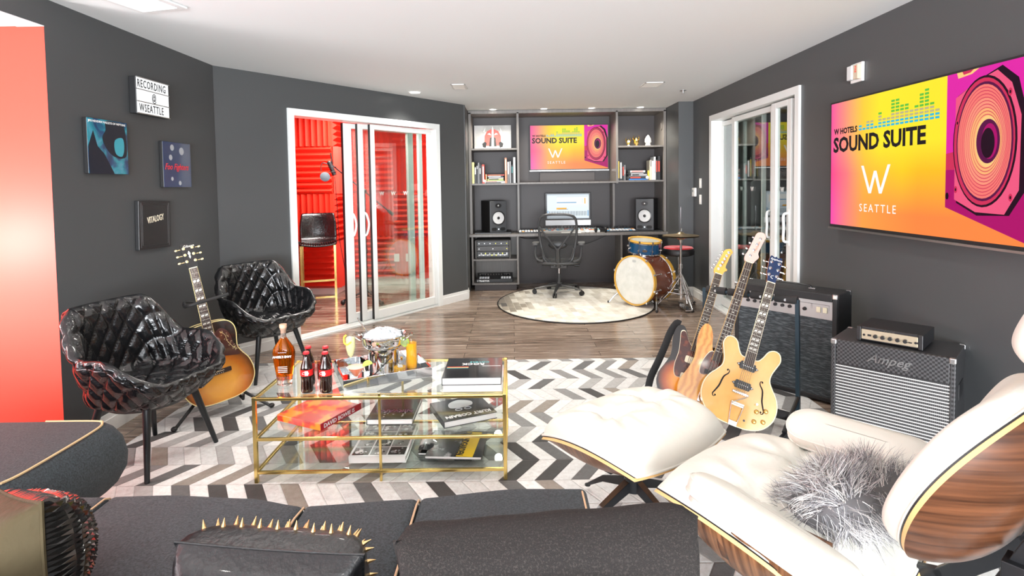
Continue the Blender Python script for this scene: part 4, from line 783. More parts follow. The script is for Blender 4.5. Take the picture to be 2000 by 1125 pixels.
# ice bucket
rt = T('ice_bucket', 'steel ice bucket heaped with crushed ice on the tray', 'ice bucket', ontray(.245, .215)); stl = mat('polished_steel', (.68, .67, .64), .1, 1)
G().lathe([(0, 0), (.076, 0), (.080, .006), (.081, .118), (.090, .122), (.090, .128), (.100, .134), (.112, .150), (.117, .190), (.124, .196), (.122, .199), (.114, .196), (.108, .160), (.09, .14), (.0, .138)], 48).obj('bowl', stl, rt)
for s_ in (-1, 1): G().tube(catmull([(s_*.118, -.03, .17), (s_*.15, -.028, .19), (s_*.158, 0, .192), (s_*.15, .028, .19), (s_*.118, .03, .17)], 5), .005, 8).obj('handle', stl, rt)
icem = mat('crushed_ice', (.90, .94, .97), .12, trans=.35, ior=1.31); ig = G(); r_ = random.Random(4)
ig.lathe([(0, .12), (.10, .16), (.106, .178), (.07, .205), (0, .215)], 24)
for i in range(240):
    a, q_ = r_.random()*2*PI, math.sqrt(r_.random())*.096; z = .177+.038*(1-(q_/.1)**2)+r_.random()*.008; s_ = .006+r_.random()*.008
    ig.M = Matrix.Translation((q_*math.cos(a), q_*math.sin(a), z)) @ Euler((r_.random()*6, r_.random()*6, 0)).to_matrix().to_4x4(); ig.bx(-s_, s_, -s_*.7, s_*.7, -s_*.8, s_*.8)
ig.M = None; io = ig.obj('ice_heap', icem, None, 0); io.location = rt.location; tag(io, 'heap of crushed ice filling the steel bucket', 'ice'); io['kind'] = 'stuff'
o = G().tube([(0, 0, 0), (-.06, -.01, .10)], [.005, .004], 8).ell((.01, 0, -.012), (.02, .014, .008)).obj('ice_scoop', stl); b = Vector(ontray(.245, .215)); o.location = b+Vector((-.075, .0, .19)); tag(o, 'steel spoon handle sticking out of the ice bucket', 'spoon')
# glasses
def glass_thing(name, label, cat, loc, prof, liquid=None, lm=None, n=28, stem=None):
    rt = T(name, label, cat, loc, 0, 'cocktails on the tray'); G().lathe(prof, n, cap=False).obj('glass', drinkglass, rt)
    if liquid: G().lathe(liquid, n).obj('drink', lm, rt)
    return rt
yel, pnk, org_, amb = mat('lemon_drink', (.90, .82, .42), .15), mat('coral_drink', (.95, .24, .10), .15), mat('orange_drink', (.92, .42, .02), .15), mat('amber_drink', (.72, .40, .04), .12)
lime, cuc, yp = mat('lime_green', (.42, .62, .08), .4), mat('cucumber_flesh', (.62, .72, .32), .4), mat('lemon_peel', (.90, .72, .08), .4)
g1 = glass_thing('champagne_flute', 'tall flute of pale lemon drink with a lemon twist at the left of the tray', 'cocktail', ontray(.075, .245), [(0, 0), (.032, .001), (.032, .003), (.005, .008), (.0035, .05), (.005, .075), (.018, .10), (.0275, .14), (.0255, .185), (.022, .205)], [(0, .08), (.016, .10), (.0255, .14), (.0237, .185), (.0225, .192), (0, .192)], yel)
G().tube(catmull([(-.022, 0, .205), (-.034, .002, .195), (-.036, .004, .18), (-.030, -.01, .165), (-.01, -.025, .16), (.012, -.026, .175)], 5), .0045, 6).obj('lemon_twist', yp, g1)
g1 = glass_thing('martini_glass', 'martini glass of coral pink drink at the front left of the tray', 'cocktail', ontray(.075, .075), [(0, 0), (.032, .001), (.032, .003), (.005, .007), (.004, .02), (.012, .035), (.052, .090)], [(0, .030), (.012, .038), (.044, .082), (0, .083)], pnk)
G().lathe([(.044, .081), (.047, .083), (.044, .0845), (.0, .0845)], 24).obj('foam', mat('pink_foam', (.95, .62, .50), .6), g1)
lw = G(); lw.M = Matrix.Translation((.060, .0, .088)) @ Matrix.Rotation(rad(65), 4, 'X') @ Matrix.Rotation(rad(20), 4, 'Z'); lw.prism([(.026*math.cos(a), .026*math.sin(a)) for a in [PI*k/12 for k in range(13)]], -.006, .006); lw.obj('lime_wedge', lime, g1, 0)
g1 = glass_thing('highball_glass', 'tall orange drink with a cucumber slice at the right of the tray', 'cocktail', ontray(.385, .155), [(0, .001), (.030, .001), (.032, .158), (.0295, .158), (.028, .008), (0, .008)], [(0, .009), (.028, .009), (.0295, .145), (0, .145)], org_)
cu = G(); cu.M = Matrix.Translation((-.030, -.01, .150)) @ Matrix.Rotation(rad(70), 4, 'X') @ Matrix.Rotation(rad(-25), 4, 'Y'); cu.lathe([(0, -.003), (.024, -.003), (.024, .003), (0, .003)], 24); co = cu.obj('cucumber_slice', lime, g1); cu = G(); cu.M = Matrix.Translation((-.030, -.01, .150)) @ Matrix.Rotation(rad(70), 4, 'X') @ Matrix.Rotation(rad(-25), 4, 'Y'); cu.lathe([(0, .0033), (.020, .0033)], 20); cu.obj('slice_flesh', cuc, co)
G().cyl((.0, 0, .03), (-.055, .01, .21), .003, n=6).obj('straw', black, g1)
g1 = glass_thing('rocks_glass', 'short patterned glass with amber drink and ice in the tray', 'cocktail', ontray(.305, .10), [(0, .001), (.034, .001), (.038, .075), (.036, .075), (.033, .010), (0, .010)], [(0, .011), (.032, .011), (.034, .040), (0, .042)], amb, 12)
ic = G(); ic.M = Matrix.Translation((.003, -.002, .038)) @ Euler((.4, .3, .6)).to_matrix().to_4x4(); ic.bx(-.012, .012, -.012, .012, -.01, .01); ic.obj('ice_cube', icem, g1, 0, .002)
g1 = glass_thing('rocks_glass', 'short empty clear glass with a dark stirrer at the tray front', 'drinking glass', ontray(.195, .075), [(0, .001), (.032, .001), (.035, .068), (.033, .068), (.031, .010), (0, .010)], None, None, 12)
G().cyl((-.032, -.01, .02), (.055, .02, .105), .003, n=6).obj('stirrer', black, g1)
# bourbon
rt = T('whiskey_bottle', 'tall flat-shouldered bottle of amber whiskey with a wooden stopper', 'bottle', (-1.182, 2.80, TT), 6)
whg = mat('whiskey', (.75, .20, .012), .02, trans=.96, ior=1.2); clr = mat('thick_clear_glass', (.95, .95, .93), .02, trans=.95, ior=1.45)
def ov(z, a, b_): return [(a*math.cos(2*PI*k/28), b_*math.sin(2*PI*k/28), z) for k in range(28)]
G().grid([ov(0, .034, .02), ov(.004, .038, .024), ov(.028, .038, .024), ov(.05, .041, .026)], True).add(ov(0, .034, .02), [tuple(range(28))]).obj('glass_foot', clr, rt)
G().grid([ov(.03, .035, .022), ov(.06, .042, .027), ov(.12, .052, .032), ov(.17, .056, .033), ov(.195, .050, .029), ov(.225, .030, .022), ov(.245, .016, .016)], True).add(ov(.03, .035, .022), [tuple(range(28))]).obj('bottle_body', whg, rt, 60)
G().grid([ov(.243, .0155, .0155), ov(.262, .013, .013), ov(.285, .0135, .0135), ov(.288, .016, .016), ov(.295, .016, .016)], True).obj('neck', clr, rt); G().lathe([(0, .27), (.011, .27), (.012, .296), (.018, .297), (.018, .315), (0, .316)], 20).obj('stopper', mat('pale_stopper', (.62, .38, .25), .5), rt)
txt("ANGEL'S ENVY", .0155, leafw, rt, Matrix.Translation((-.046, -.034, .150)) @ UPX, bold=.0005, sx=.9); txt('~~~~', .018, leafw, rt, Matrix.Translation((-.02, -.034, .172)) @ UPX); lb_ = G()
for k_ in range(4): lb_.bx(-.022, .024, -.0330, -.0325, .075+.009*k_, .078+.009*k_)
lb_.obj('small_print', leafw, rt, 0)
# cola bottles
cola = mat('cola', (.018, .005, .003), .06, coat=.8); redl, capm = mat('red_label', (.78, .02, .02), .35), mat('red_cap', (.75, .04, .05), .3, .4)
def bottle(x, y, label, rz):
    rt = T('cola_bottle', label, 'bottle', (x, y, TT), rz, 'cola bottles on the table')
    G().lathe([(0, 0), (.024, 0), (.0285, .006), (.029, .03), (.026, .055), (.0265, .07), (.0295, .085), (.0295, .115), (.026, .135), (.018, .155), (.0125, .175), (.0115, .192)], 26).obj('glass_body', cola, rt)
    fl_ = G()
    for k_ in range(12): a = 2*PI*k_/12; fl_.tube([(.0288*math.cos(a), .0288*math.sin(a), .012), (.0268*math.cos(a), .0268*math.sin(a), .055), (.0278*math.cos(a), .0278*math.sin(a), .076)], .0016, 4)
    fl_.obj('moulded_ribs', clr, rt); G().lathe([(.0302, .086), (.0302, .116)], 26, cap=False).obj('label', redl, rt)
    txt('Cola', .018, leafw, rt, Matrix.Translation((-.019, -.0302, .096)) @ UPX, shear=.3); G().bx(-.004, .012, -.0306, -.0300, .09, .112).obj('label_panel', leafw, rt, 0)
    G().lathe([(.0115, .190), (.0115, .196)], 20).obj('clear_neck', clr, rt); G().lathe([(.0155, .190), (.0158, .197), (.012, .202), (0, .2025)], 21).obj('cap', capm, rt)
bottle(-1.030, 2.700, 'cola bottle with red cap, front left of the four beside the whiskey', 10); bottle(-.935, 2.695, 'cola bottle with red cap, front right of the four, closest to the tray', -8)
bottle(-1.055, 2.795, 'cola bottle behind the front left one, nearest the whiskey', 20); bottle(-.965, 2.79, 'cola bottle behind the front right one, beside the tray corner', 0)
for x, y, lb in ((-.99, 2.735, 'clear tumbler standing between the cola bottles, nearer one'), (-1.01, 2.86, 'clear tumbler standing behind the cola bottles')):
    rt = T('tumbler', lb, 'drinking glass', (x, y, TT), 0, 'empty tumblers between the bottles'); G().lathe([(0, .001), (.024, .001), (.027, .135), (.0255, .135), (.023, .01), (0, .01)], 14, cap=False).obj('glass', drinkglass, rt)

# ---------------------------------------------------------------- books on and in the table
def big_book(loc, rz, w_, d_, t, cm, label, edge=leafw, name='book', soft=False, grp=None):
    """local origin at the near-left corner, x along the near edge"""
    rt = T(name, label, 'book' if not soft else 'magazine', loc, rz, grp); c = .003 if not soft else .0012
    G().bx(0, w_, 0, d_, 0, c).bx(0, w_, 0, d_, t-c, t).bx(0, c, 0, d_, c, t-c).obj('cover', cm, rt, 0, .001)
    G().bx(c, w_-.004, .004, d_-.004, c, t-c).obj('pages', edge, rt, 0); return rt
gblk = mat('glossy_black_cover', (.012, .012, .014), .12, coat=.6, var=((3, 3, 3), (.03, .03, .034), .4, .6))
b2 = big_book((-.352, 2.665, TT+.0003), 0, .288, .30, .034, mat('white_cover', (.80, .80, .80), .3), 'thick white-edged book under the black one at the table right end')
b1 = big_book((-.358, 2.660, TT+.0350), 0, .292, .305, .038, gblk, 'thick glossy black book on top of the pair, right end of the table')
st = G(); st.bx(.01, .12, .155, .163, .038, .0384, 0).bx(.01, .12, .147, .155, .038, .0384, 1).bx(.01, .12, .139, .147, .038, .0384, 2).bx(.19, .285, .170, .174, .038, .0384, 3); st.obj('cover_stripes', [redl, mat('stripe_orange', (.8, .4, .1), .4), bmat(BKC['teal']), leafw], b1, 0)
R180 = lambda x, y, z: Matrix.Translation((x, y, z)) @ Matrix.Rotation(PI, 4, 'Z')
txt('ROCK', .042, leafw, b1, R180(.20, .218, .0381), bold=.0008); txt('COVERS', .028, mat('stripe_cyan', (.1, .5, .5), .4), b1, R180(.225, .245, .0381))
# second tier
m = mat('orange_red_cover', (.9, .28, .01), .25, coat=.5); g = NT(m); tc = g.n('TexCoord'); n = g.n('TexNoise', {'Vector': (tc, 'Object')}); n.inputs['Scale'].default_value = 9
g.set(g.b, 'Base Color', g.ramp((n, 'Fac'), [(.44, (.92, .30, .008)), (.52, (.75, .05, .01)), (.6, (.55, .02, .01))]))
bw = big_book((-.968, 2.695, T2), 0, .28, .30, .034, m, 'orange and red book on the middle glass tier, spine to the right front'); bw.rotation_euler = (0, 0, math.atan2(2.967-2.693, -.838+.969))
G().bx(0, .295, -.0012, .004, 0, .034).obj('spine', mat('crimson_spine', (.45, .01, .02), .3), bw, 0); txt('DAVID BOWIE IS', .030, leafw, bw, Matrix.Translation((.02, -.0014, .007)) @ UPX, bold=.0006)
nv = big_book((-.757, 2.755, T2), 0, .235, .29, .030, gblk, 'black photo book lying square in the middle of the middle glass tier')
txt('NIRVANA', .045, mat('mauve_ink', (.16, .05, .10), .4), nv, R180(.22, .115, .0302), bold=.001); sm_ = G(); r_ = random.Random(2)
for i in range(14): x, y = .05+r_.random()*.14, .03+r_.random()*.06; sm_.prism([(x+.008*r_.random()*math.cos(a), y+.007*math.sin(a)) for a in (0, 1.2, 2.5, 3.8, 5.1)], .030, .0303)
sm_.obj('printed_shapes', mat('print_grey', (.35, .34, .33), .3), nv, 0)
kc = big_book((-.355, 2.700, T2), 24, .285, .265, .034, mat('slate_cover', (.030, .036, .045), .18, coat=.5), 'dark slate book with white title, turned askew on the middle glass tier')
txt('KURT COBAIN', .040, leafw, kc, R180(.265, .055, .0342), bold=.0016, sx=.92); sm_ = G()
for x in (.115, .165): sm_.tube([(x+.018*math.cos(2*PI*k_/14), .115+.013*math.sin(2*PI*k_/14), .0345) for k_ in range(14)], .0025, 5, True)
sm_.prism([(p.x, p.y) for p in catmull([(.08, .15, 0), (.14, .135, 0), (.2, .15, 0), (.21, .20, 0), (.15, .24, 0), (.09, .21, 0)], 4, True)], .034, .0343); sm_.obj('printed_shapes', mat('print_pale', (.50, .52, .54), .3), kc, 0)
# lowest tier
pg = big_book((-.832, 2.690, T3), 0, .285, .37, .036, mat('white_gloss', (.75, .75, .75), .15, coat=.4), 'white-edged book with a grid of small photographs on the lowest glass tier'); k = G(); r_ = random.Random(8)
for i in range(3):
    for j in range(4):
        x0, y0 = .012+i*.09, .012+j*.089; k.bx(x0, x0+.083, y0, y0+.082, .036, .0363, (i+j) % 2)
        for q_ in range(9): cx_, cy_, rr2 = x0+.015+.053*r_.random(), y0+.015+.052*r_.random(), .006+.009*r_.random(); k.prism([(cx_+rr2*math.cos(a)*(.6+.4*r_.random()), cy_+rr2*math.sin(a)) for a in (0, .9, 1.8, 2.7, 3.6, 4.5, 5.4)], .0363, .0364+.00002*q_, r_.randrange(3))
k.obj('photo_grid', [mat('photo_dark', (.02, .02, .02), .25), mat('photo_grey', (.22, .22, .22), .25), mat('photo_light', (.7, .7, .7), .25)], pg, 0)
mg = big_book((-.50, 2.765, T3), -4, .30, .26, .012, gblk, 'glossy black magazine with bent pages under the yellow-banded one', soft=True, name='magazine')
sg2 = G()
sg2.grid([[(x, y, .0125+.035*math.exp(-((x-.03)/.05)**2)*math.exp(-((y-.1)/.12)**2)) for x in [i*.02 for i in range(9)]] for y in [j*.025 for j in range(11)]]); sg2.obj('curled_page', mat('page_photo', (.05, .05, .052), .12, coat=.6, var=((12, 12, 12), (.6, .6, .6), .5, .62)), mg, 80)
sgd = big_book((-.455, 2.700, T3+.0128), -4, .285, .29, .014, mat('photo_cover_dark', (.03, .03, .032), .15, coat=.5, var=((14, 10, 10), (.45, .45, .45), .55, .68)), 'black and white magazine with a yellow title band on the lowest glass tier', soft=True, name='magazine')
sb_ = G(); sb_.M = Matrix.Translation((.155, .004, .0142)) @ Matrix.Rotation(rad(-3), 4, 'Z'); sb_.bx(0, .085, 0, .275, 0, .0004); sb_.obj('title_band', mat('yellow_band', (.88, .60, .02), .3), sgd, 0)
txt('SOUNDGARDEN', .050, black, sgd, Matrix.Translation((.166, .272, .0149)) @ Matrix.Rotation(rad(-93), 4, 'Z'), bold=.0022, sx=.66, space=1.05)

# ================================================================ QUILTED TUB CHAIRS
def tub_chair(loc, rz, label):
    rt = T('tub_chair', label, 'armchair', loc, rz, 'quilted leather tub chairs'); NT_, NP = 220, 104   # faces +X locally
    def rim(th):   # th = 0 at the back
        a = abs(th)/PI
        def sm(x, e0, e1): t = min(max((x-e0)/(e1-e0), 0), 1); return t*t*(3-2*t)
        z = .87-.225*sm(a, .20, .44)-.15*sm(a, .56, .86); r_ = .345+.02*sm(a, .25, .5)-.01*sm(a, .6, 1)
        return z, r_
    rows = []
    for j in range(NP+1):
        t = j/NP; row = []
        for i in range(NT_):
            th = -PI+2*PI*i/NT_; zr_, R_ = rim(th); fr = max(0, (abs(th)/PI-.6)/.4)
            seat_z, bot = .455, .345
            key = [(0, .0, bot), (.10, .20, bot), (.16, .262, bot+.02), (.40, R_-.01, zr_-.05), (.46, R_, zr_-.012), (.50, R_-.026, zr_+.004), (.54, R_-.056, zr_-.018), (.60, R_-.078, max(zr_-.07, seat_z+.0)), (.82, .262-.01+.03*fr, seat_z+.03*(1-fr)), (.88, .21, seat_z-.004), (1, 0, seat_z+.012)]
            for (ta, ra, za), (tb, rb, zb) in zip(key, key[1:]):
                if t <= tb+1e-9: q_ = (t-ta)/(tb-ta); q_ = q_; r2 = ra+(rb-ra)*q_; z2 = za+(zb-za)*q_; break
            sq = 1+.07*math.cos(4*th)*-1*(r2/.35)   # squarish plan
            row.append((-r2*sq*math.cos(th), r2*sq*1.03*math.sin(th), z2))
        rows.append(row)
    A = np.array(rows)
    for _ in range(3):   # soften the profile
        B = A.copy(); B[1:-1] = (A[:-2]+2*A[1:-1]+A[2:])/4; A = B
    dT = np.roll(A, -1, 1)-np.roll(A, 1, 1); dP = np.gradient(A, axis=0); N = np.cross(dT, dP); N /= np.linalg.norm(N, axis=2, keepdims=True)+1e-9
    th = -PI+2*PI*np.arange(NT_)/NT_; seg = np.linalg.norm(np.diff(A, axis=0), axis=2); s_ = np.concatenate([np.zeros((1, NT_)), np.cumsum(seg, 0)], 0)
    mid = s_[NP//2]; sv = (s_-mid[None, :])/.078; U = th[None, :]*18/PI
    a_ = np.abs(np.sin((U+sv)*PI/2)); b_ = np.abs(np.sin((U-sv)*PI/2)); q_ = np.minimum(a_, b_)
    px, py = A[:, :, 0]/.062, A[:, :, 1]/.062; q2 = np.minimum(np.abs(np.sin((px+py*.8)*PI/2)), np.abs(np.sin((px-py*.8)*PI/2)))
    q_ = np.where((np.arange(NP+1)/NP > .845)[:, None] | (np.arange(NP+1)/NP < .13)[:, None], q2, q_); disp = .021*np.minimum(q_/.7, 1)**.6-.014
    rimw = np.exp(-((np.arange(NP+1)/NP-.5)/.03)**2)[:, None]; disp = disp*(1-rimw)+.002*rimw
    
    sign = 1 if (N[NP//4, NT_//2]*A[NP//4, NT_//2]*np.array([1, 1, 0])).sum() > 0 else -1
    A = A+N*disp[:, :, None]*sign
    G().grid([[tuple(p) for p in r0] for r0 in A.tolist()], True).obj('quilted_shell', blkleather, rt, 70, merge=True)
    w_ = G(); w_.tube([tuple(A[NP//2-9, i]) for i in range(0, NT_, 2)], .0035, 6, True); w_.obj('piping', blkleather, rt)
    G().cyl((0, 0, .325), (0, 0, .35), .20, .22, 24).obj('under_plate', black, rt)
    for sx in (-1, 1):
        for sy in (-1, 1): G().tube([(sx*.155, sy*.155, .35), (sx*.225, sy*.235, .006), (sx*.226, sy*.236, 0)], [.021, .013, .012], 14).obj('leg', mat('black_stained_leg', (.012, .014, .016), .35), rt)
    rt.scale = (.94, .94, .96); return rt
tub_chair((-1.955, 2.905, .0105), -14, 'quilted black leather tub chair nearest the red wall, guitar behind it')
tub_chair((-1.93, 4.27, .0105), -36, 'quilted black leather tub chair in the corner by the left glass doors')

# ================================================================ GUITARS
def sunburst(name, c0, c1, c2, lobes, e=(.45, .70, .92), rough=.18):
    m = mat(name, c1, rough, coat=.7); g = NT(m); tc = g.n('TexCoord'); d = None
    for (cx, cy, rx, ry) in lobes:
        mp = g.n('Mapping', {0: (tc, 'Object')}, vector_type='TEXTURE'); mp.inputs['Location'].default_value = (cx, cy, 0); mp.inputs['Scale'].default_value = (rx, ry, 1e3)
        L = g.n('VectorMath', {0: mp}, operation='LENGTH'); d = (L, 'Value') if d is None else g.math('MINIMUM', d, (L, 'Value'))
    nz = g.n('TexNoise', {'Vector': (tc, 'Object')}); nz.inputs['Scale'].default_value = 30; dd = g.math('ADD', d, g.math('MULTIPLY_ADD', (nz, 'Fac'), .06, -.03))
    g.set(g.b, 'Base Color', g.ramp(dd, [(0, c0), (e[0], c0), (e[1], c1), (e[2], c2)])); return m
def gframe(B, Tp, n0):
    B, Tp, n0 = Vector(B), Vector(Tp), Vector(n0); u = (Tp-B).normalized(); n = (n0-u*n0.dot(u)).normalized(); return frame(B, u.cross(n), u, n)
rose = mat('rosewood_board', (.030, .014, .010), .35); maple = mat('maple_neck', (.62, .32, .09), .3, coat=.4); ivory = mat('aged_white_plastic', (.74, .68, .50), .4); pearl = mat('pearl', (.78, .76, .68), .2); strm = mat('string_steel', (.6, .58, .52), .25, 1)
tort = mat('tortoise_plate', (.055, .012, .008), .2, coat=.4, var=((22, 22, 22), (.16, .035, .015), .5, .65)); bind = mat('cream_binding', (.80, .66, .30), .35)
def body(rt, pts, t, m, mside=None, z0=None, bev=.008, name='body'):
    out = [(p.x, p.y) for p in catmull([(x, y, 0) for x, y in pts], 6, True)]
    b = G().prism(out, -t, 0, 0, 1).obj(name, [m, mside or m], rt, 30, bev, 3); return b, out
def neck(rt, y0, y1, w0, w1, zb, nf, scale, dots=None, blocks=None, nm=maple, brd=rose, nstr=6, ybr=.1, edge=None):
    """fingerboard from body end y0 to the nut y1"""
    G().grid([[(-w_/2*math.cos(PI*k_/10), y, zb-.004-.017*math.sin(PI*k_/10)) for k_ in range(11)] for y, w_ in ((y0, w0), (y1, w1))], wu=True).obj('neck', nm, rt, 60)
    f = G(); f.add([(-w0/2, y0, zb-.004), (w0/2, y0, zb-.004), (w1/2, y1, zb-.004), (-w1/2, y1, zb-.004), (-w0/2, y0, zb+.003), (w0/2, y0, zb+.003), (w1/2, y1, zb+.003), (-w1/2, y1, zb+.003)], [(0, 3, 2, 1), (4, 5, 6, 7), (0, 1, 5, 4), (1, 2, 6, 5), (2, 3, 7, 6), (3, 0, 4, 7)]); fb = f.obj('fingerboard', brd, rt, 0)
    if edge: e_ = G(); e_.tube([(-w0/2, y0, zb), (-w1/2, y1, zb)], .002, 5).tube([(w0/2, y0, zb), (w1/2, y1, zb)], .002, 5); e_.obj('board_binding', edge, fb)
    wy = lambda y: w0+(w1-w0)*(y-y0)/(y1-y0); fr = G(); ys = [y1-scale*(1-2**(-k_/12)) for k_ in range(nf+1)]
    for k_ in range(1, nf+1):
        if ys[k_] > y0+.003: h_ = wy(ys[k_])/2; fr.bx(-h_, h_, ys[k_]-.0011, ys[k_]+.0011, zb+.003, zb+.0045)
    fr.obj('frets', strm, fb, 0); mk = G()
    for k_ in (3, 5, 7, 9, 12, 15, 17, 19):
        if k_ <= nf and (ys[k_]+ys[k_-1])/2 > y0+.01:
            ym = (ys[k_]+ys[k_-1])/2; hh_ = wy(ym)*.36
            if blocks: q_ = (ys[k_-1]-ys[k_])*.30; mk.add([(-hh_, ym-q_, zb+.0034), (-.002, ym-q_*.6, zb+.0034), (-.002, ym+q_, zb+.0034), (-hh_, ym+q_*.6, zb+.0034)], [(0, 1, 2, 3)]).add([(.002, ym-q_, zb+.0034), (hh_, ym-q_*.6, zb+.0034), (hh_, ym+q_, zb+.0034), (.002, ym+q_*.6, zb+.0034)], [(0, 1, 2, 3)])
            elif k_ == 12: mk.prism(circ(.0032, 10, -.011, ym), zb+.003, zb+.0035).prism(circ(.0032, 10, .011, ym), zb+.003, zb+.0035)
            else: mk.prism(circ(.0035, 10, 0, ym), zb+.003, zb+.0035)
    mk.obj('inlays', pearl, fb, 0)
    G().bx(-w1/2, w1/2, y1-.001, y1+.004, zb-.002, zb+.007).obj('nut', ivory, rt, 0)
    sg = G()
    for i in range(nstr): u = (i/(nstr-1)-.5); sg.cyl((u*w0*.98, ybr, zb+.012), (u*w1*.8, y1+.002, zb+.0075), .0007+.0004*(nstr-1-i)/(nstr-1)+(.0006 if nstr == 4 else 0), n=4)
    sg.obj('strings', strm, rt, 0)
def head(rt, pts, y1, zb, m, pegs, face=None, t=.014, tilt=0, pegm=chrome, post=True):
    Mh = Matrix.Translation((0, y1, zb)) @ Matrix.Rotation(rad(tilt), 4, 'X'); h_ = G(); h_.M = Mh; out = [(p.x, p.y) for p in catmull([(x, y, 0) for x, y in pts], 4, True)]
    h_.prism(out, -t-.004, -.004, 0, 0); ho = h_.obj('headstock', m, rt, 30, .0015)
    if face: f = G(); f.M = Mh; f.prism([(x*.985, y) for x, y in out], -.004, -.0032); f.obj('face_veneer', face, ho, 0)
    for x, y, s_, in pegs:
        q_ = G(); q_.M = Mh; q_.cyl((x, y, -.004), (x, y, .010), .0042, n=8).lathe([(.009, -.003), (.009, -.001), (.004, .0)], 10, (x, y, 0))
        q_.cyl((x, y, -.016), (x+s_*(.030 if abs(x) < .03 else .02), y, -.016), .003, n=6).ell((x+s_*(.040 if abs(x) < .03 else .028), y, -.016), (.009, .007, .004), 10, 6); q_.obj('tuning_peg', pegm, ho)
    return Mh, ho
# acoustic
M = gframe((-1.835, 3.44, .105), (-2.045, 3.45, 1.13), (.62, -.78, .08))
rt = T('acoustic_guitar', 'sunburst acoustic guitar on a stand between the two tub chairs', 'guitar', mw=M)
half = [(0, 0), (.09, .004), (.158, .032), (.198, .09), (.205, .15), (.190, .215), (.160, .265), (.142, .305), (.145, .35), (.152, .40), (.146, .45), (.115, .486), (.06, .498), (.015, .5)]
pts = half+[(-x, y) for x, y in half[::-1][:-1]]
amb_ = sunburst('acoustic_sunburst', (.80, .36, .05), (.50, .14, .01), (.012, .006, .004), [(0, .115, .225, .24)], (.35, .66, .95))
bo, out = body(rt, pts, .105, amb_, mat('dark_mahogany_side', (.05, .018, .010), .25, coat=.5), bev=.004)
for zz_ in (0, -.105): G().tube([(x*.995, y, zz_) for x, y in out], .0032, 6, True).obj('binding', bind, bo)
G().lathe([(0, .0006), (.05, .0006)], 28, (0, .345, 0)).obj('soundhole', mat('soundhole_dark', (.008, .005, .004), .8), rt, 0)
G().tube([(.054*math.cos(2*PI*k_/32), .345+.054*math.sin(2*PI*k_/32), .001) for k_ in range(32)], .0022, 5, True).obj('rosette', bind, rt)
pgd = [(.015, .292), (.048, .275), (.10, .262), (.145, .255), (.135, .285), (.152, .30), (.125, .33), (.115, .385), (.100, .425), (.065, .45), (.030, .42), (.056, .375), (.062, .34), (.045, .305)]
po = G().prism([(p.x, p.y) for p in catmull([(x, y, 0) for x, y in pgd], 4, True)], .0005, .002).obj('pickguard', mat('brown_guard', (.065, .022, .020), .22, coat=.4), rt, 0); k = G(); r_ = random.Random(5)
k.tube(catmull([(.06, .43, .0025), (.085, .40, .0025), (.09, .36, .0025), (.11, .32, .0025), (.13, .29, .0025)], 4), .0011, 4)
for i in range(26): t_ = r_.random(); x, y = .07+.055*t_+r_.uniform(-.015, .015), .43-.14*t_+r_.uniform(-.015, .015); a = r_.random()*6; k.prism([(x+.007*math.cos(a), y+.007*math.sin(a)), (x+.0025*math.cos(a+1.6), y+.0025*math.sin(a+1.6)), (x-.005*math.cos(a), y-.005*math.sin(a))], .002, .0026)
k.obj('flower_engraving', mat('engraving_gold', (.72, .62, .32), .4), po, 0)
G().prism(rrect(.155, .028, .006, 3, 0, .185), 0, .008).obj('bridge', rose, rt, 0, .002); G().bx(-.035, .035, .188, .191, .008, .012).obj('saddle', ivory, rt, 0)
k = G()
for i in range(6): k.ell((-.027+.0108*i, .177, .009), .0028, 8, 5)
k.obj('bridge_pins', pearl, rt)
neck(rt, .405, .862, .056, .044, .006, 20, .632, blocks=True, ybr=.189, edge=bind)
hp = [(-.022, 0), (.022, 0), (.034, .03), (.036, .08), (.040, .15), (.028, .165), (.012, .158), (0, .166), (-.012, .158), (-.028, .165), (-.040, .15), (-.036, .08), (-.034, .03)]
Mh, ho = head(rt, hp, .864, .006, black, [(s_*.024, y, s_) for s_ in (-1, 1) for y in (.045, .088, .130)], mat('black_gloss_veneer', (.01, .01, .01), .12, coat=.6), tilt=-12, pegm=mat('cream_gold_tuner', (.82, .68, .36), .25, .5))
txt('Gibson', .022, pearl, ho, Mh @ Matrix.Translation((-.026, .135, -.0028)), shear=.2); k = G(); k.M = Mh; k.prism([(0, .06), (.006, .075), (.003, .082), (.008, .095), (0, .112), (-.008, .095), (-.003, .082), (-.006, .075)], -.004, -.0026); k.obj('crown_inlay', pearl, ho, 0)
# its stand
rt = T('guitar_stand', 'black tubular stand holding the acoustic guitar', 'guitar stand', (-1.90, 3.50, .0105)); nv_ = Vector((.62, -.78, 0)); rv = Vector((.78, .62, 0)); st = blkleather; bm_ = mat('stand_black', (.012, .012, .012), .45)
def SP(a, b_, z): p = rv*a+nv_*b_; return (p.x, p.y, z)
G().tube([SP(-.02, -.10, .03), SP(-.035, -.10, .50), SP(-.07, -.10, .78)], .011, 8).obj('upright', bm_, rt)
G().tube(catmull([SP(-.07, -.10, .70), SP(-.16, -.08, .72), SP(-.17, -.02, .70), SP(-.16, .06, .72), SP(-.04, .07, .745), SP(.06, .07, .765)], 5), .010, 8).obj('neck_cradle', bm_, rt)
for s_ in (-1, 1): lg = G().tube([SP(0, -.10, .20), SP(s_*.27, .15, .012)], .010, 8).obj('leg', bm_, rt); G().ell(SP(s_*.275, .155, .016), (.018, .018, .015)).obj('rubber_foot', bm_, lg); G().tube([SP(s_*.09, -.1, .13), SP(s_*.12, .05, .075), SP(s_*.12, .09, .078), SP(s_*.12, .10, .11)], .009, 8).obj('body_rest', bm_, rt)
G().tube([SP(0, -.10, .20), SP(-.02, -.20, .010)], .010, 8).obj('rear_leg', bm_, rt)

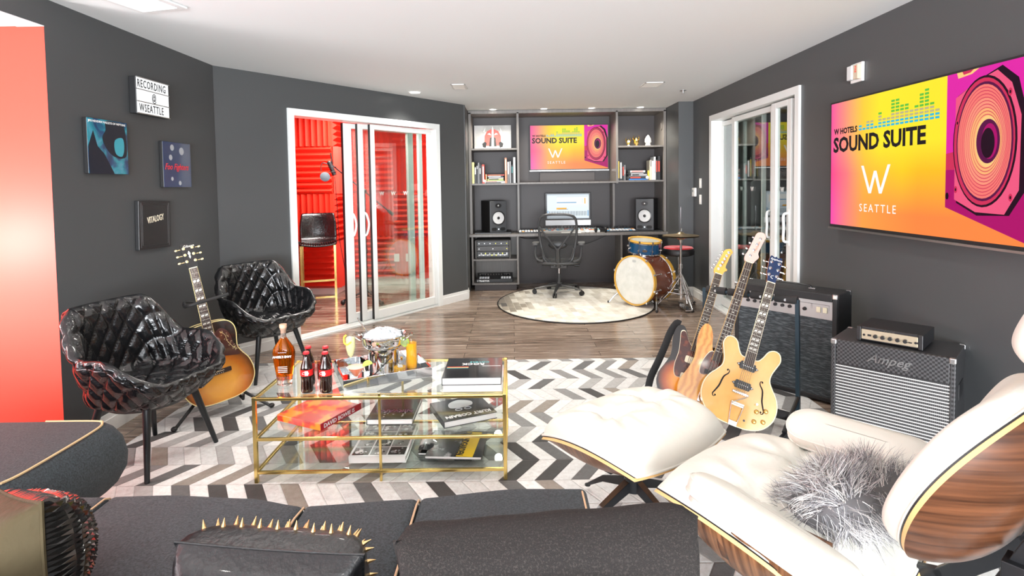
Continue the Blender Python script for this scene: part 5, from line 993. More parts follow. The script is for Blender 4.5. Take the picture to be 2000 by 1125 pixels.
# hollow-body
M = gframe((1.205, 3.03, .085), (1.61, 3.335, 1.0), (-.20, -.98, .33)); blond = mat('blond_maple', (.60, .31, .075), .16, coat=.7, var=((6, 3, 6), (.70, .40, .12), .35, .65))
rt = T('hollow_body_guitar', 'blond hollow-body electric guitar with f-holes, frontmost on the rack', 'guitar', mw=M)
half = [(0, 0), (.08, .004), (.150, .032), (.195, .09), (.205, .155), (.188, .215), (.152, .265), (.132, .30), (.133, .34), (.148, .385), (.160, .425), (.148, .462), (.118, .472), (.088, .455), (.068, .415), (.048, .388), (.02, .382)]
pts = half+[(-x, y) for x, y in half[::-1][:-1]]
bo, out = body(rt, pts, .045, blond, mat('blond_side', (.60, .34, .10), .2, coat=.6), bev=.004); G().tube([(x*.992, y, .0) for x, y in out], .0028, 6, True).obj('binding', mat('white_binding', (.85, .78, .55), .3), bo)
for s_ in (-1, 1):
    c_ = [Vector((s_*x, y, .0009)) for x, y in ((.098, .285), (.086, .280), (.088, .262), (.105, .24), (.112, .215), (.118, .18), (.132, .145), (.140, .125), (.132, .112), (.122, .118))]
    G().tube(catmull([tuple(p) for p in c_], 5), [.0008+.0042*math.sin(PI*min(max(i/(9*5), 0), 1)) for i in range(9*5+1)], 6, flat=.15).ell((s_*.096, .279, .001), (.005, .005, .0006)).ell((s_*.125, .121, .001), (.005, .005, .0006)).obj('f_hole', mat('f_hole_black', (.006, .004, .003), .8), rt)
for y in (.335, .225):
    p_ = G().prism(rrect(.082, .044, .006, 3, 0, y), 0, .010).prism([(-.041, y-.012), (-.060, y), (-.041, y+.012)], 0, .006).prism([(.041, y-.012), (.041, y+.012), (.060, y)], 0, .006).obj('pickup', black, rt, 30, .002)
    k = G()
    for i in range(6): k.cyl((-.026+.0104*i, y, .010), (-.026+.0104*i, y, .0115), .0028, n=8)
    for s_ in (-1, 1): k.cyl((s_*.050, y, .006), (s_*.050, y, .0075), .003, n=8)
    k.obj('pole_screws', chrome, p_)
p_ = G().bx(-.045, .045, .172, .186, 0, .012).obj('bridge', mat('nickel', (.55, .52, .47), .25, 1), rt, 0, .003); k = G()
for i in range(6): k.bx(-.031+.0108*i, -.024+.0108*i, .172, .186, .012, .015)
k.obj('saddles', chrome, p_, 0)
tpz = G().tube([(-.020, .005, .010), (-.034, .115, .012), (.034, .115, .012), (.020, .005, .010)], .0028, 6).bx(-.034, .034, .105, .125, .008, .013).bx(-.022, .022, -.004, .022, .0, .014).tube([(-.034, .115, .012), (.036, .168, .012)], .0025, 5).obj('tailpiece', mat('nickel', (1, 1, 1)), rt, 30)
for x, y in ((.105, .115), (.150, .135), (.105, .06), (.150, .075)): G().lathe([(.013, 0), (.0125, .007), (.010, .013), (.006, .015), (0, .015)], 16, (x, y, 0)).obj('gold_knob', mat('amber_gold_knob', (.55, .36, .10), .25, .6), rt)
G().cyl((.098, .155, 0), (.098, .155, .004), .007, n=12).tube([(.098, .155, 0), (.092, .150, .018)], [.0025, .004], 8).obj('toggle_switch', pearl, rt); G().cyl((.055, .045, 0), (.055, .045, .003), .006, n=12).obj('jack', black, rt)
neck(rt, .345, .852, .054, .043, .012, 20, .628, blocks=True, ybr=.18, edge=mat('white_binding', (1, 1, 1)))
hp = [(-.021, 0), (.021, 0), (.026, .03), (.035, .06), (.036, .12), (.038, .155), (.030, .185), (.010, .178), (0, .186), (-.010, .178), (-.030, .185), (-.038, .155), (-.036, .12), (-.035, .06), (-.026, .03)]
Mh, ho = head(rt, hp, .855, .012, mat('brown_headstock', (.32, .11, .03), .3), [(s_*.022, y, s_) for s_ in (-1, 1) for y in (.05, .095, .14)], mat('blue_black_gloss', (.006, .020, .070), .12, coat=.8), tilt=-14)
txt('Epiphone', .018, leafw, ho, Mh @ Matrix.Translation((-.030, .158, -.0028)), shear=.2); k = G(); k.M = Mh; k.tube(catmull([(.006, .05, -.003), (-.006, .045, -.003), (-.008, .035, -.003), (.004, .028, -.003)], 4), .0015, 4); k.obj('script_e', leafw, ho)
# offset sunburst
M = gframe((1.0, 3.31, .09), (1.42, 3.67, 1.0), (-.22, -.975, .33)); jz = sunburst('offset_sunburst', (.80, .30, .03), (.38, .075, .012), (.008, .005, .005), [(-.005, .135, .20, .17), (0, .27, .12, .16)], (.34, .62, .84))
rt = T('offset_electric_guitar', 'dark sunburst offset electric guitar with cream pickups, leftmost on the rack', 'guitar', mw=M)
jp = [(0, .0), (.07, .002), (.130, .028), (.162, .085), (.160, .14), (.135, .19), (.118, .235), (.122, .28), (.138, .325), (.140, .37), (.118, .40), (.088, .398), (.065, .37), (.045, .35), (0, .345), (-.035, .355), (-.055, .385), (-.075, .43), (-.105, .468), (-.138, .462), (-.152, .42), (-.150, .36), (-.138, .31), (-.135, .26), (-.152, .20), (-.172, .14), (-.168, .08), (-.135, .028), (-.07, .002)]
body(rt, jp, .040, jz, mat('black_edge', (.008, .006, .006), .15, coat=.7), bev=.010)
pgd = [(.03, .345), (-.02, .36), (-.055, .39), (-.09, .44), (-.115, .43), (-.105, .37), (-.095, .30), (-.098, .22), (-.085, .165), (-.06, .15), (.0, .165), (.04, .12), (.085, .07), (.125, .075), (.135, .11), (.105, .18), (.092, .24), (.10, .30), (.115, .35), (.095, .375), (.065, .36), (.045, .335)]
for sc_, z0, mm_, nm in ((1.0, .0003, ivory, 'pickguard_edge'), (.97, .0016, tort, 'pickguard')):
    G().prism([(p.x*sc_, .25+(p.y-.25)*sc_) for p in catmull([(x, y, 0) for x, y in pgd], 4, True)], z0, z0+.0016).obj(nm, mm_, rt, 0)
for y, w_ in ((.275, .092), (.165, .092)):
    p_ = G().prism(rrect(w_, .042, .008, 3, 0, y), .003, .012).obj('pickup', ivory, rt, 30, .002); k = G()
    for i in range(6): k.cyl((-.026+.0104*i, y, .012), (-.026+.0104*i, y, .0128), .0028, n=8)
    k.obj('pole_pieces', steel, p_)
G().prism(rrect(.082, .022, .004, 3, 0, .115), 0, .014).obj('bridge', chrome, rt, 30, .002); G().prism(rrect(.062, .088, .012, 3, 0, .045), 0, .003).cyl((.03, .06, .01), (.05, .16, .035), .003, n=8).obj('tremolo_plate', chrome, rt)
for x, y in ((.10, .16), (.105, .12)): G().lathe([(.012, .003), (.011, .013), (0, .014)], 14, (x, y, 0)).obj('knob', black, rt)
neck(rt, .335, .868, .056, .043, .012, 21, .648, dots=True, ybr=.115, edge=mat('aged_maple_edge', (.62, .38, .12), .3))
fh = [(-.021, 0), (.021, 0), (.030, .025), (.046, .045), (.030, .06), (.034, .10), (.040, .15), (.048, .175), (.030, .192), (.010, .185), (-.005, .17), (-.014, .12), (-.026, .06), (-.034, .02)]
fh = [(-x if 0 else x, y) for x, y in fh]
Mh, ho = head(rt, fh, .870, .010, mat('amber_headstock', (.68, .34, .06), .22, coat=.6), [(-.008+.0065*i, .035+i*.026, -1) for i in range(6)])
txt('Fender', .022, black, ho, Mh @ Matrix.Translation((.012, .065, -.0032)) @ Matrix.Rotation(rad(80), 4, 'Z'), shear=.2)
k = G(); k.M = M.inverted() @ Matrix.Identity(4); k = G(); k.tube(catmull([(-.130, .475, -.03), (-.155, .47, -.02), (-.175, .40, -.01), (-.182, .30, -.01), (-.192, .20, -.02), (-.205, .10, -.03), (-.20, .02, -.04)], 4), .024, 8, flat=.08); k.obj('strap', mat('strap_black', (.012, .012, .013), .6), rt, 60)
# bass
M = gframe((1.075, 3.16, .10), (1.555, 3.50, 1.10), (-.22, -.975, .33)); ash = mat('natural_ash', (.62, .28, .05), .16, coat=.7); g = NT(ash); tc = g.n('TexCoord'); wv = g.n('TexWave', {'Vector': (tc, 'Object')}, wave_type='BANDS', bands_direction='X'); wv.inputs['Scale'].default_value = 9; wv.inputs['Distortion'].default_value = 7; wv.inputs['Detail'].default_value = 4; wv.inputs['Detail Scale'].default_value = 1.2
g.set(g.b, 'Base Color', g.ramp((wv, 'Fac'), [(0, (.46, .18, .028)), (.5, (.56, .25, .045)), (1, (.62, .31, .065))]))
rt = T('bass_guitar', 'natural ash bass guitar with a pale pink headstock, middle of the rack', 'bass guitar', mw=M)
bp_ = [(0, .0), (.07, .004), (.125, .030), (.155, .085), (.155, .14), (.132, .20), (.118, .25), (.124, .30), (.135, .345), (.128, .39), (.100, .41), (.072, .39), (.05, .36), (0, .35), (-.035, .36), (-.052, .40), (-.066, .455), (-.092, .50), (-.124, .505), (-.142, .465), (-.142, .40), (-.130, .33), (-.128, .27), (-.145, .20), (-.164, .14), (-.160, .08), (-.130, .030), (-.07, .004)]
body(rt, bp_, .042, ash, ash, bev=.012)
pgd = [(.03, .34), (-.01, .36), (-.05, .36), (-.075, .30), (-.08, .24), (-.065, .21), (.0, .225), (.05, .16), (.09, .09), (.125, .08), (.13, .13), (.10, .20), (.10, .28), (.118, .34), (.10, .38), (.07, .365)]
for sc_, z0, mm_, nm in ((1.0, .0003, ivory, 'pickguard_edge'), (.965, .0016, tort, 'pickguard')): G().prism([(p.x*sc_, .25+(p.y-.25)*sc_) for p in catmull([(x, y, 0) for x, y in pgd], 4, True)], z0, z0+.0016).obj(nm, mm_, rt, 0)
G().prism(rrect(.055, .026, .004, 3, -.022, .235), .003, .011).prism(rrect(.055, .026, .004, 3, .022, .205), .003, .011).obj('pickup', black, rt, 30, .002); G().bx(-.04, .04, .055, .115, 0, .010).obj('bridge', chrome, rt, 0, .003)
for x, y in ((.10, .16), (.108, .125)): G().lathe([(.010, .003), (.010, .018), (0, .018)], 14, (x, y, 0)).obj('knob', chrome, rt)
neck(rt, .31, .962, .062, .042, .012, 20, .864, dots=True, nstr=4, ybr=.10, edge=mat('aged_maple_edge', (1, 1, 1)))
fh = [(-.021, 0), (.021, 0), (.034, .025), (.046, .05), (.036, .075), (.040, .12), (.046, .165), (.050, .19), (.036, .212), (.012, .215), (-.008, .198), (-.016, .15), (-.024, .08), (-.034, .03)]
Mh, ho = head(rt, fh, .965, .010, mat('pale_pink_headstock', (.62, .38, .33), .25, coat=.5), [(-.006+.009*i, .045+i*.042, -1) for i in range(4)], t=.016)
txt('Precision', .022, bmat(BKC['brown']), ho, Mh @ Matrix.Translation((.018, .07, -.0032)) @ Matrix.Rotation(rad(82), 4, 'Z'), shear=.2)
# rack
rt = T('guitar_rack', 'black folding rack with padded bars holding three electric guitars', 'guitar stand', (1.265, 3.575, .0105)); steelb = mat('blue_black_steel', (.025, .045, .060), .3, .5); foamk = mat('black_foam', (.014, .013, .013), .85)
PL, PR = Vector((0, .03, 0)), Vector((.40, -.375, 0)); bd = (PR-PL).normalized(); nd = Vector((-.69, -.72, 0))
for P_ in (PL, PR):
    G().tube([P_+Vector((0, 0, .008)), P_+Vector((-.01, .0, .735))], .015, 4).obj('post', steelb, rt, 0); G().tube([P_+nd*.30+Vector((0, 0, .012)), P_-nd*.12+Vector((0, 0, .012))], .014, 8).obj('floor_foot', blackm, rt); G().tube([P_+Vector((0, 0, .16)), P_+nd*.25+Vector((0, 0, .03))], .012, 8).obj('brace', blackm, rt)
G().tube([PL+Vector((-.01, 0, .725)), PR+Vector((-.01, 0, .725))], .011, 8).obj('top_bar', steelb, rt)
k = G(); L_ = (PR-PL).length
for i in range(4): k.tube([PL+bd*(L_*(i+.06)/4)+Vector((0, 0, .728)), PL+bd*(L_*(i+.94)/4)+Vector((0, 0, .728))], .024, 12)
ko = k.obj('bar_padding', foamk, rt); k = G()
for i in range(4): p = PL+bd*(L_*(i+.5)/4)+nd*.024+Vector((0, 0, .728)); k.lathe([(0, .003), (.008, .003), (.008, 0)], 10, tuple(p), M=Matrix.Rotation(rad(90), 4, 'X'))
k.obj('cap_screws', steel, ko)
G().tube([PL+nd*.12+Vector((0, 0, .075)), PR+nd*.12+Vector((0, 0, .075))], .026, 12).obj('lower_padding', foamk, rt); G().tube([PL+nd*.12+Vector((0, 0, .075)), PR+nd*.12+Vector((.03, -.03, .075))], .011, 8).obj('lower_bar', steelb, rt)

# ================================================================ AMPLIFIERS
tolex = mat('black_tolex', (.014, .014, .015), .5, bump=(320, .9, .003))
def boxframe(fl_, fr, dep, z=.0):
    a, b = Vector((*fl_, 0)), Vector((*fr, 0)); u = (b-a).normalized(); n = Vector((-u.y, u.x, 0)); W_ = (b-a).length
    return Matrix(((u.x, n.x, 0, a.x), (u.y, n.y, 0, a.y), (0, 0, 1, z), (0, 0, 0, 1))), W_
def corners(rt, W_, D_, H_, m=chrome, s_=.03):
    for x in (0, W_):
        for y in (0, D_):
            for z in (0, H_):
                dx, dy, dz = (1 if x == 0 else -1), (1 if y == 0 else -1), (1 if z == 0 else -1); e = -.0025
                x0, x1 = sorted((x+dx*e, x+dx*s_)); y0, y1 = sorted((y+dy*e, y+dy*s_)); z0, z1 = sorted((z+dz*e, z+dz*s_))
                G().bx(x0, x1, y0, y1, z0, z1).obj('corner_guard', m, rt, 0, .006)
M, W_ = boxframe((1.60, 3.975), (2.035, 3.45), .27, .0135); rt = T('combo_amplifier', 'tall black combo amplifier with silver control panel behind the guitar rack', 'amplifier', mw=M); H_, D_ = .70, .245
G().bx(0, W_, .018, D_, 0, H_).bx(0, .03, 0, .018, 0, H_).bx(W_-.03, W_, 0, .018, 0, H_).bx(.03, W_-.03, 0, .018, 0, .03).bx(.03, W_-.03, 0, .018, H_-.05, H_).obj('cabinet', tolex, rt, 0, .006)
gc = mat('blue_black_grille', (.030, .038, .044), .75, var=((25, 400, 260), (.11, .13, .14), .48, .64)); G().bx(.03, W_-.03, .006, .018, .03, H_-.165).obj('grille_cloth', gc, rt, 0)
pn = G().add([(.03, .004, H_-.165), (W_-.03, .004, H_-.165), (W_-.03, .016, H_-.05), (.03, .016, H_-.05)], [(0, 1, 2, 3)]).obj('control_panel', mat('silver_panel', (.36, .36, .35), .4, .4), rt, 0)
for i in range(9): x = .10+i*.048; G().lathe([(.012, 0), (.010, .014), (0, .014)], 14, M=Matrix.Translation((x, .008, H_-.115)) @ Matrix.Rotation(rad(90), 4, 'X')).obj('control_knob', black, pn)
for i in range(2): G().bx(W_-.125+i*.04, W_-.10+i*.04, .0, .010, H_-.125, H_-.09).obj('rocker_switch', ivory, pn, 0, .002)
k = G()
for x0, x1 in ((.05, .085), (.09, .3), (.31, .53), (W_-.16, W_-.05)): k.tube([(x0, .0085, H_-.145), (x1, .0085, H_-.145), (x1, .012, H_-.075), (x0, .012, H_-.075)], .0012, 4, True)
k.obj('panel_outlines', black, pn, 0)
G().tube(catmull([(W_*.3, D_/2, H_+.002), (W_*.34, D_/2, H_+.022), (W_*.66, D_/2, H_+.022), (W_*.7, D_/2, H_+.002)], 6), .012, 8, flat=.5).obj('carry_handle', black, rt)
for x in (.29, .71): G().bx(W_*x-.022, W_*x+.022, D_/2-.014, D_/2+.014, H_, H_+.008).obj('handle_cap', steel, rt, 0, .003)
corners(rt, W_, D_, H_)
M, W_ = boxframe((1.683, 2.905), (2.05, 2.535), .37, .0135); rt = T('speaker_cabinet', 'black checkered speaker cabinet with silver-striped grille beside the white lounge chair', 'amplifier', mw=M); H_, D_ = .585, .335
m = mat('checkered_tolex', (.012, .012, .013), .4); g = NT(m); tc = g.n('TexCoord'); ck = g.n('TexChecker', {'Vector': (tc, 'Object')}); ck.inputs['Scale'].default_value = 95; ck.inputs['Color1'].default_value = (.010, .010, .011, 1); ck.inputs['Color2'].default_value = (.06, .06, .062, 1); g.set(g.b, 'Base Color', (ck, 'Color'))
G().bx(0, W_, .02, D_, 0, H_).bx(0, .022, 0, .02, 0, H_).bx(W_-.022, W_, 0, .02, 0, H_).bx(.022, W_-.022, 0, .02, 0, .022).bx(.022, W_-.022, .004, .02, H_-.125, H_).obj('cabinet', m, rt, 0, .004)
m = mat('striped_grille', (.02, .02, .02), .6); g = NT(m); tc = g.n('TexCoord'); sp = g.n('SeparateXYZ', {0: (tc, 'Object')}); a = g.math('FRACT', g.math('MULTIPLY', (sp, 2), 62)); b = g.math('FRACT', g.math('MULTIPLY', (sp, 0), 130)); c = g.math('FRACT', g.math('MULTIPLY', (sp, 2), 186))
ln = g.math('GREATER_THAN', a, .72); dt = g.math('MULTIPLY', g.math('GREATER_THAN', b, .45), g.math('GREATER_THAN', c, .4)); cc = g.ramp(g.math('MAXIMUM', ln, g.math('MULTIPLY', dt, .22)), [(0, (.008, .008, .009)), (.22, (.10, .10, .10)), (1, (.66, .66, .63))]); g.set(g.b, 'Base Color', cc)
G().bx(.022, W_-.022, .006, .02, .022, H_-.125).obj('grille_cloth', m, rt, 0)
G().bx(.018, W_-.018, .003, .006, H_-.128, H_-.122).obj('grille_trim', black, rt, 0)
txt('Ampeg', .062, chrome, rt, Matrix.Translation((.165, .003, H_-.085)) @ UPX, shear=.45, bold=.0006, ext=.002, name='badge')
k = G().bx(W_, W_+.003, D_*.3, D_*.7, H_*.62, H_*.75).obj('side_handle', black, rt, 0, .004); corners(rt, W_, D_, H_, steel, .026)
A2 = M; B_ = A2 @ Vector((.105, .05, H_)); C_ = A2 @ Vector((.390, .05, H_)); M, W_ = boxframe((B_.x, B_.y), (C_.x, C_.y), .3, B_.z+.0005)
M = M @ Matrix.Rotation(rad(-2), 4, 'Z'); rt = T('amplifier_head', 'small black amplifier head with a silver faceplate on the checkered cabinet', 'amplifier', mw=M); H_, D_ = .076, .255
G().bx(0, W_, .012, D_, .006, H_).obj('case', mat('case_black', (.014, .014, .016), .35), rt, 0, .003); fp = G().bx(.022, W_-.022, .004, .012, .014, H_-.012).obj('faceplate', mat('warm_silver', (.60, .52, .38), .3, .7), rt, 0, .001)
for x in (0, W_-.02): G().bx(x, x+.02, .0, .02, .004, H_+.002).obj('front_bracket', black, rt, 0, .003)
for i in range(5): G().lathe([(.0105, 0), (.009, .012), (0, .012)], 14, M=Matrix.Translation((.085+i*.032, .004, .036)) @ Matrix.Rotation(rad(90), 4, 'X')).obj('control_knob', black, fp)
k = G().bx(.05, .066, .002, .004, .032, .042).bx(.225, .24, .002, .004, .03, .036)
for x in (.034, .255, .266): k.lathe([(.006, 0), (.006, .003), (0, .003)], 10, M=Matrix.Translation((x, .004, .036)) @ Matrix.Rotation(rad(90), 4, 'X'))
k.obj('jacks_and_switches', black, fp, 0); txt('Ampeg', .016, chrome, rt, Matrix.Translation((.12, .011, H_-.010)) @ UPX, shear=.4)

# ================================================================ SOFA IN THE FOREGROUND
def yf(x):
    P = [(-2.9, 1.83), (-1.75, 1.828), (-1.4, 1.815), (-1.17, 1.822), (-.88, 1.795), (-.69, 1.745), (-.35, 1.777), (0, 1.83), (.21, 1.824), (.5, 1.8)]
    for (a, p), (b, q_) in zip(P, P[1:]):
        if x <= b: t = (x-a)/(b-a); t = t*t*(3-2*t)*.5+t*.5; return p+(q_-p)*t
    return 1.82
def block(x0, x1, yb, yfn, ztop, zbot, r=.035, nx=60, puff=.012, bulge=.02):
    """upholstered block: rounded top and front, soft sides"""
    rows = []
    xs = [x0-.0+r*(1-math.cos(PI/2*k/4))*1 for k in range(5)]+[x0+r+(x1-x0-2*r)*k/nx for k in range(1, nx)]+[x1-r+r*math.sin(PI/2*k/4) for k in range(5)]
    def drop(x):
        d = min(x-x0, x1-x)
        return 0 if d >= r else r-math.sqrt(max(r*r-(r-d)**2, 0))
    rows.append([(x0, (yb if j < 2 else yfn(x0)-r), zbot) for j in range(0)])
    rows = []
    for x in xs:
        u = (x-x0)/(x1-x0); Y = yfn(x); row = [(x, yb, zbot), (x, yb, (zbot+ztop)/2), (x, yb, ztop-r)]
        dz = drop(x)
        for k in range(5): a = PI/2*k/4; row.append((x, yb+r*(1-math.sin(a))*1-0*a, ztop-dz-r*(1-math.cos(PI/2-a))*1 if 0 else ztop-r+r*math.sin(a)-dz)) if False else row.append((x, yb+r-r*math.cos(a), ztop-r+r*math.sin(a)-dz))
        for k in range(1, 12): t = k/12; row.append((x, yb+r+(Y-2*r-yb)*t, ztop-dz+puff*4*t*(1-t)*min(1, 6*u*(1-u)*1.2)+.0035*math.sin(38*(x+.55*(yb+(Y-yb)*t)))*math.exp(-((x+1.05)/.25)**2)*4*t*(1-t)))
        for k in range(5): a = PI/2*k/4; row.append((x, Y-r+r*math.sin(a), ztop-r+r*math.cos(a)-dz))
        row += [(x, Y+bulge*.8, ztop-.10-dz*.5), (x, Y+bulge, ztop-.16), (x, Y+bulge*.4, zbot+.03), (x, Y-.02, zbot)]
        rows.append(row)
    g_ = G().grid(rows); n = len(rows[0]); N_ = len(rows)
    g_.f.append(tuple(range(n))); g_.f.append(tuple((N_-1)*n+k for k in range(n))[::-1]); g_.mi += [0, 0]; return g_
gs = mat('tan_stitching', (.60, .40, .24), .6)
rt = T('sofa', 'charcoal wool sofa with tan stitched seams across the bottom of the photo', 'sofa', (0, 0, 0))
for x0, x1 in ((-2.8, -1.362), (-1.358, -.687), (-.683, -.322), (-.318, .235)):
    so = block(x0, x1, .98, yf, .42, .14, r=.022).obj('seat_cushion', charfab, rt, 50)
for x in (-1.36, -.685, -.32, .218):
    k = G(); P = [(x, y, .4235 if x < .2 else .421) for y in [1.0+.06*i for i in range(40)] if y < yf(x)-.03]; P += [(x, yf(x)-.012, .413), (x, yf(x)+.006, .39), (x, yf(x)+.018, .33), (x, yf(x)+.018, .2)]
    k.tube(P, .0035, 6); k.obj('stitched_seam', gs, rt)
G().bx(-2.8, .23, .99, 1.74, .10, .14).obj('base_frame', black, rt, 0); G().bx(-2.8, .23, .80, .97, .10, .64).obj('backrest', charfab, rt, 0, .03, 4)
for x in (-2.4, -1.36, -.4, .15):
    for y in (.88, 1.66): G().cyl((x, y, 0), (x, y, .10), .018, n=10).obj('leg', blackm, rt)
rt = T('chaise_section', 'charcoal wool chaise block with a tan stitched edge before the red wall', 'sofa', (0, 0, 0))
cb = G(); rows = []
X0, X1, Y0, Y1, ZT = -2.95, -1.785, 1.862, 2.42, .42
pr = [(0, .13), (.03, .16), (.06, .22), (.065, .28), (.05, .35), (.022, .395), (0, ZT-.008), (-.02, ZT)]   # side bulge profile (outward, z)
ring = []
def ringat(off, z):
    r_ = .07; pts = []
    for cx, cy, a0 in ((X1, Y1, 0), (X0, Y1, 90), (X0, Y0, 180), (X1, Y0, 270)):
        sx = -1 if cx == X1 else 1; sy = -1 if cy == Y1 else 1
        for k in range(7): a = rad(a0+15*k); ox = off if cx == X1 else 0; oy = off*.5 if cy == Y1 else 0; pts.append((cx+ox+sx*r_+r_*math.cos(a), cy+oy+sy*r_+r_*math.sin(a), z))
    return pts
rr3 = [ringat(o_, z) for o_, z in pr]; cb.grid(rr3, True); n = len(rr3[0]); cb.f.append(tuple(range(n))); cb.f.append(tuple((len(rr3)-1)*n+k for k in range(n))); cb.mi += [0, 0]
cb.obj('upholstered_block', charfab, rt, 60)
k = G(); k.tube(catmull([(X1-.02, Y0+.03, ZT+.002), (X1-.004, Y0+.12, ZT+.002), (X1-.006, Y1-.12, ZT+.002), (X1-.03, Y1-.035, ZT+.001), (X1-.08, Y1-.012, ZT), (X1-.3, Y1-.008, ZT)], 6), .005, 6); k.obj('stitched_seam', mat('tan_zip', (.62, .45, .24), .5), rt)
for x, y in ((-1.88, 2.3), (-2.7, 2.3), (-1.88, 2.0), (-2.7, 2.0)): G().cyl((x, y, .011), (x, y, .13), .018, n=10).obj('leg', blackm, rt)

# ---------------------------------------------------------------- pillows
def pillow_grid(w_, h_, T_, p=2.6, n=28, pinch=.06, pu=None):
    F, B = [], []
    for j in range(n+1):
        v = -1+2*j/n; rf, rb = [], []
        for i in range(n+1):
            u = -1+2*i/n; th = ((1-abs(u)**(pu or p))*(1-abs(v)**p)); th = max(th, 0)**.5
            x = u*w_/2*(1-pinch*(1-v*v)*abs(u)**3*0-pinch*(1-v*v)*(abs(u)**2)); z = v*h_/2*(1-pinch*(1-u*u)*(abs(v)**2))
            wr = .004*math.sin(9*u+5*v)*math.sin(7*v-3*u)*th
            rf.append((x, T_/2*th+wr, z)); rb.append((x, -T_/2*th-wr, z))
        F.append(rf); B.append(rb)
    return F, B
def P_on(F, i, j): return Vector(F[j][i])
rt = T('bolster_cushion', 'large dark brown linen back cushion on the right half of the sofa', 'cushion', mw=Matrix.Translation((.07, 1.20, .566)) @ Matrix.Rotation(rad(3), 4, 'Z') @ Matrix.Rotation(rad(-2), 4, 'Y') @ Matrix.Rotation(rad(16), 4, 'X'))
F, B = pillow_grid(.66, .275, .20, 3, 40, .02, 22); g_ = G().grid(F).grid(B); g_.obj('cover', brownfab, rt, 60, merge=True)
G().tube([F[j][0] for j in range(0, 41)], .004, 6).obj('side_seam', brownfab, rt)
# spiked leather pillow
lth = mat('soft_black_leather', (.011, .011, .012), .36, coat=.15, bump=(60, .5, .006))
rt = T('spiked_pillow', 'black leather pillow with gold cone spikes on the sofa', 'pillow', mw=Matrix.Translation((-.560, 1.245, .528)) @ Matrix.Rotation(rad(-4), 4, 'Z') @ Matrix.Rotation(rad(2), 4, 'Y') @ Matrix.Rotation(rad(20), 4, 'X'))
F, B = pillow_grid(.44, .225, .20, 2.6, 30, .05, 7); G().grid(F).obj('front_panel', lth, rt, 80); G().grid(B).obj('back_panel', lth, rt, 80)
G().tube([F[0][i] for i in range(31)]+[F[j][30] for j in range(1, 31)]+[F[30][i] for i in range(29, -1, -1)]+[F[j][0] for j in range(29, 0, -1)], .003, 6, True).obj('seam', lth, rt)
spk = mat('gold_spike', (.80, .55, .26), .25, 1)
for j in range(3, 30, 3):
    for i in range(2 if j % 2 else 3, 30, 3):
        p = P_on(F, i, j); n_ = (P_on(F, min(i+1, 30), j)-P_on(F, i-1, j)).cross(P_on(F, i, min(j+1, 30))-P_on(F, i, j-1)).normalized()
        if n_.y < 0: n_ = -n_
        G().cyl(p-n_*.001, p+n_*.019, .0058, .0006, 10).obj('spike', spk, rt)
# sequin pillow
rt = T('faceted_pillow', 'olive satin pillow with a black faceted front at the lower left corner', 'pillow', mw=Matrix.Translation((-1.222, 1.325, .556)) @ Matrix.Rotation(rad(-38), 4, 'Z') @ Matrix.Rotation(rad(-2), 4, 'X') @ Matrix.Rotation(rad(-15), 4, 'Y'))
F, B = pillow_grid(.46, .26, .26, 2.6, 22, .06); sat = mat('olive_satin', (.060, .046, .024), .75, spec=.12, bump=(14, .6, .02))
G().grid(B).obj('satin_back', sat, rt, 80); G().grid(F).obj('front_backing', black, rt, 80)
G().tube([F[0][i] for i in range(23)]+[F[j][22] for j in range(1, 23)]+[F[22][i] for i in range(21, -1, -1)]+[F[j][0] for j in range(21, 0, -1)], .005, 6, True).obj('piping', sat, rt)
k = G(); r_ = random.Random(3)
for j in range(22):
    for i in range(22):
        a, b, c, d = P_on(F, i, j), P_on(F, i+1, j), P_on(F, i+1, j+1), P_on(F, i, j+1); n_ = (b-a).cross(d-a)
        if n_.length < 1e-9: continue
        n_.normalize(); n_ = n_ if n_.y > 0 else -n_; t = (a+b+c+d)/4+n_*.008+(d-a)*.2*r_.uniform(-1, 1); k.add([a, b, c, d, t], [(0, 1, 4), (1, 2, 4), (2, 3, 4), (3, 0, 4)])
ko = k.obj('facets', mat('black_facet', (.012, .011, .010), .14, .2, coat=.5), rt, 0); ko['kind'] = 'stuff'

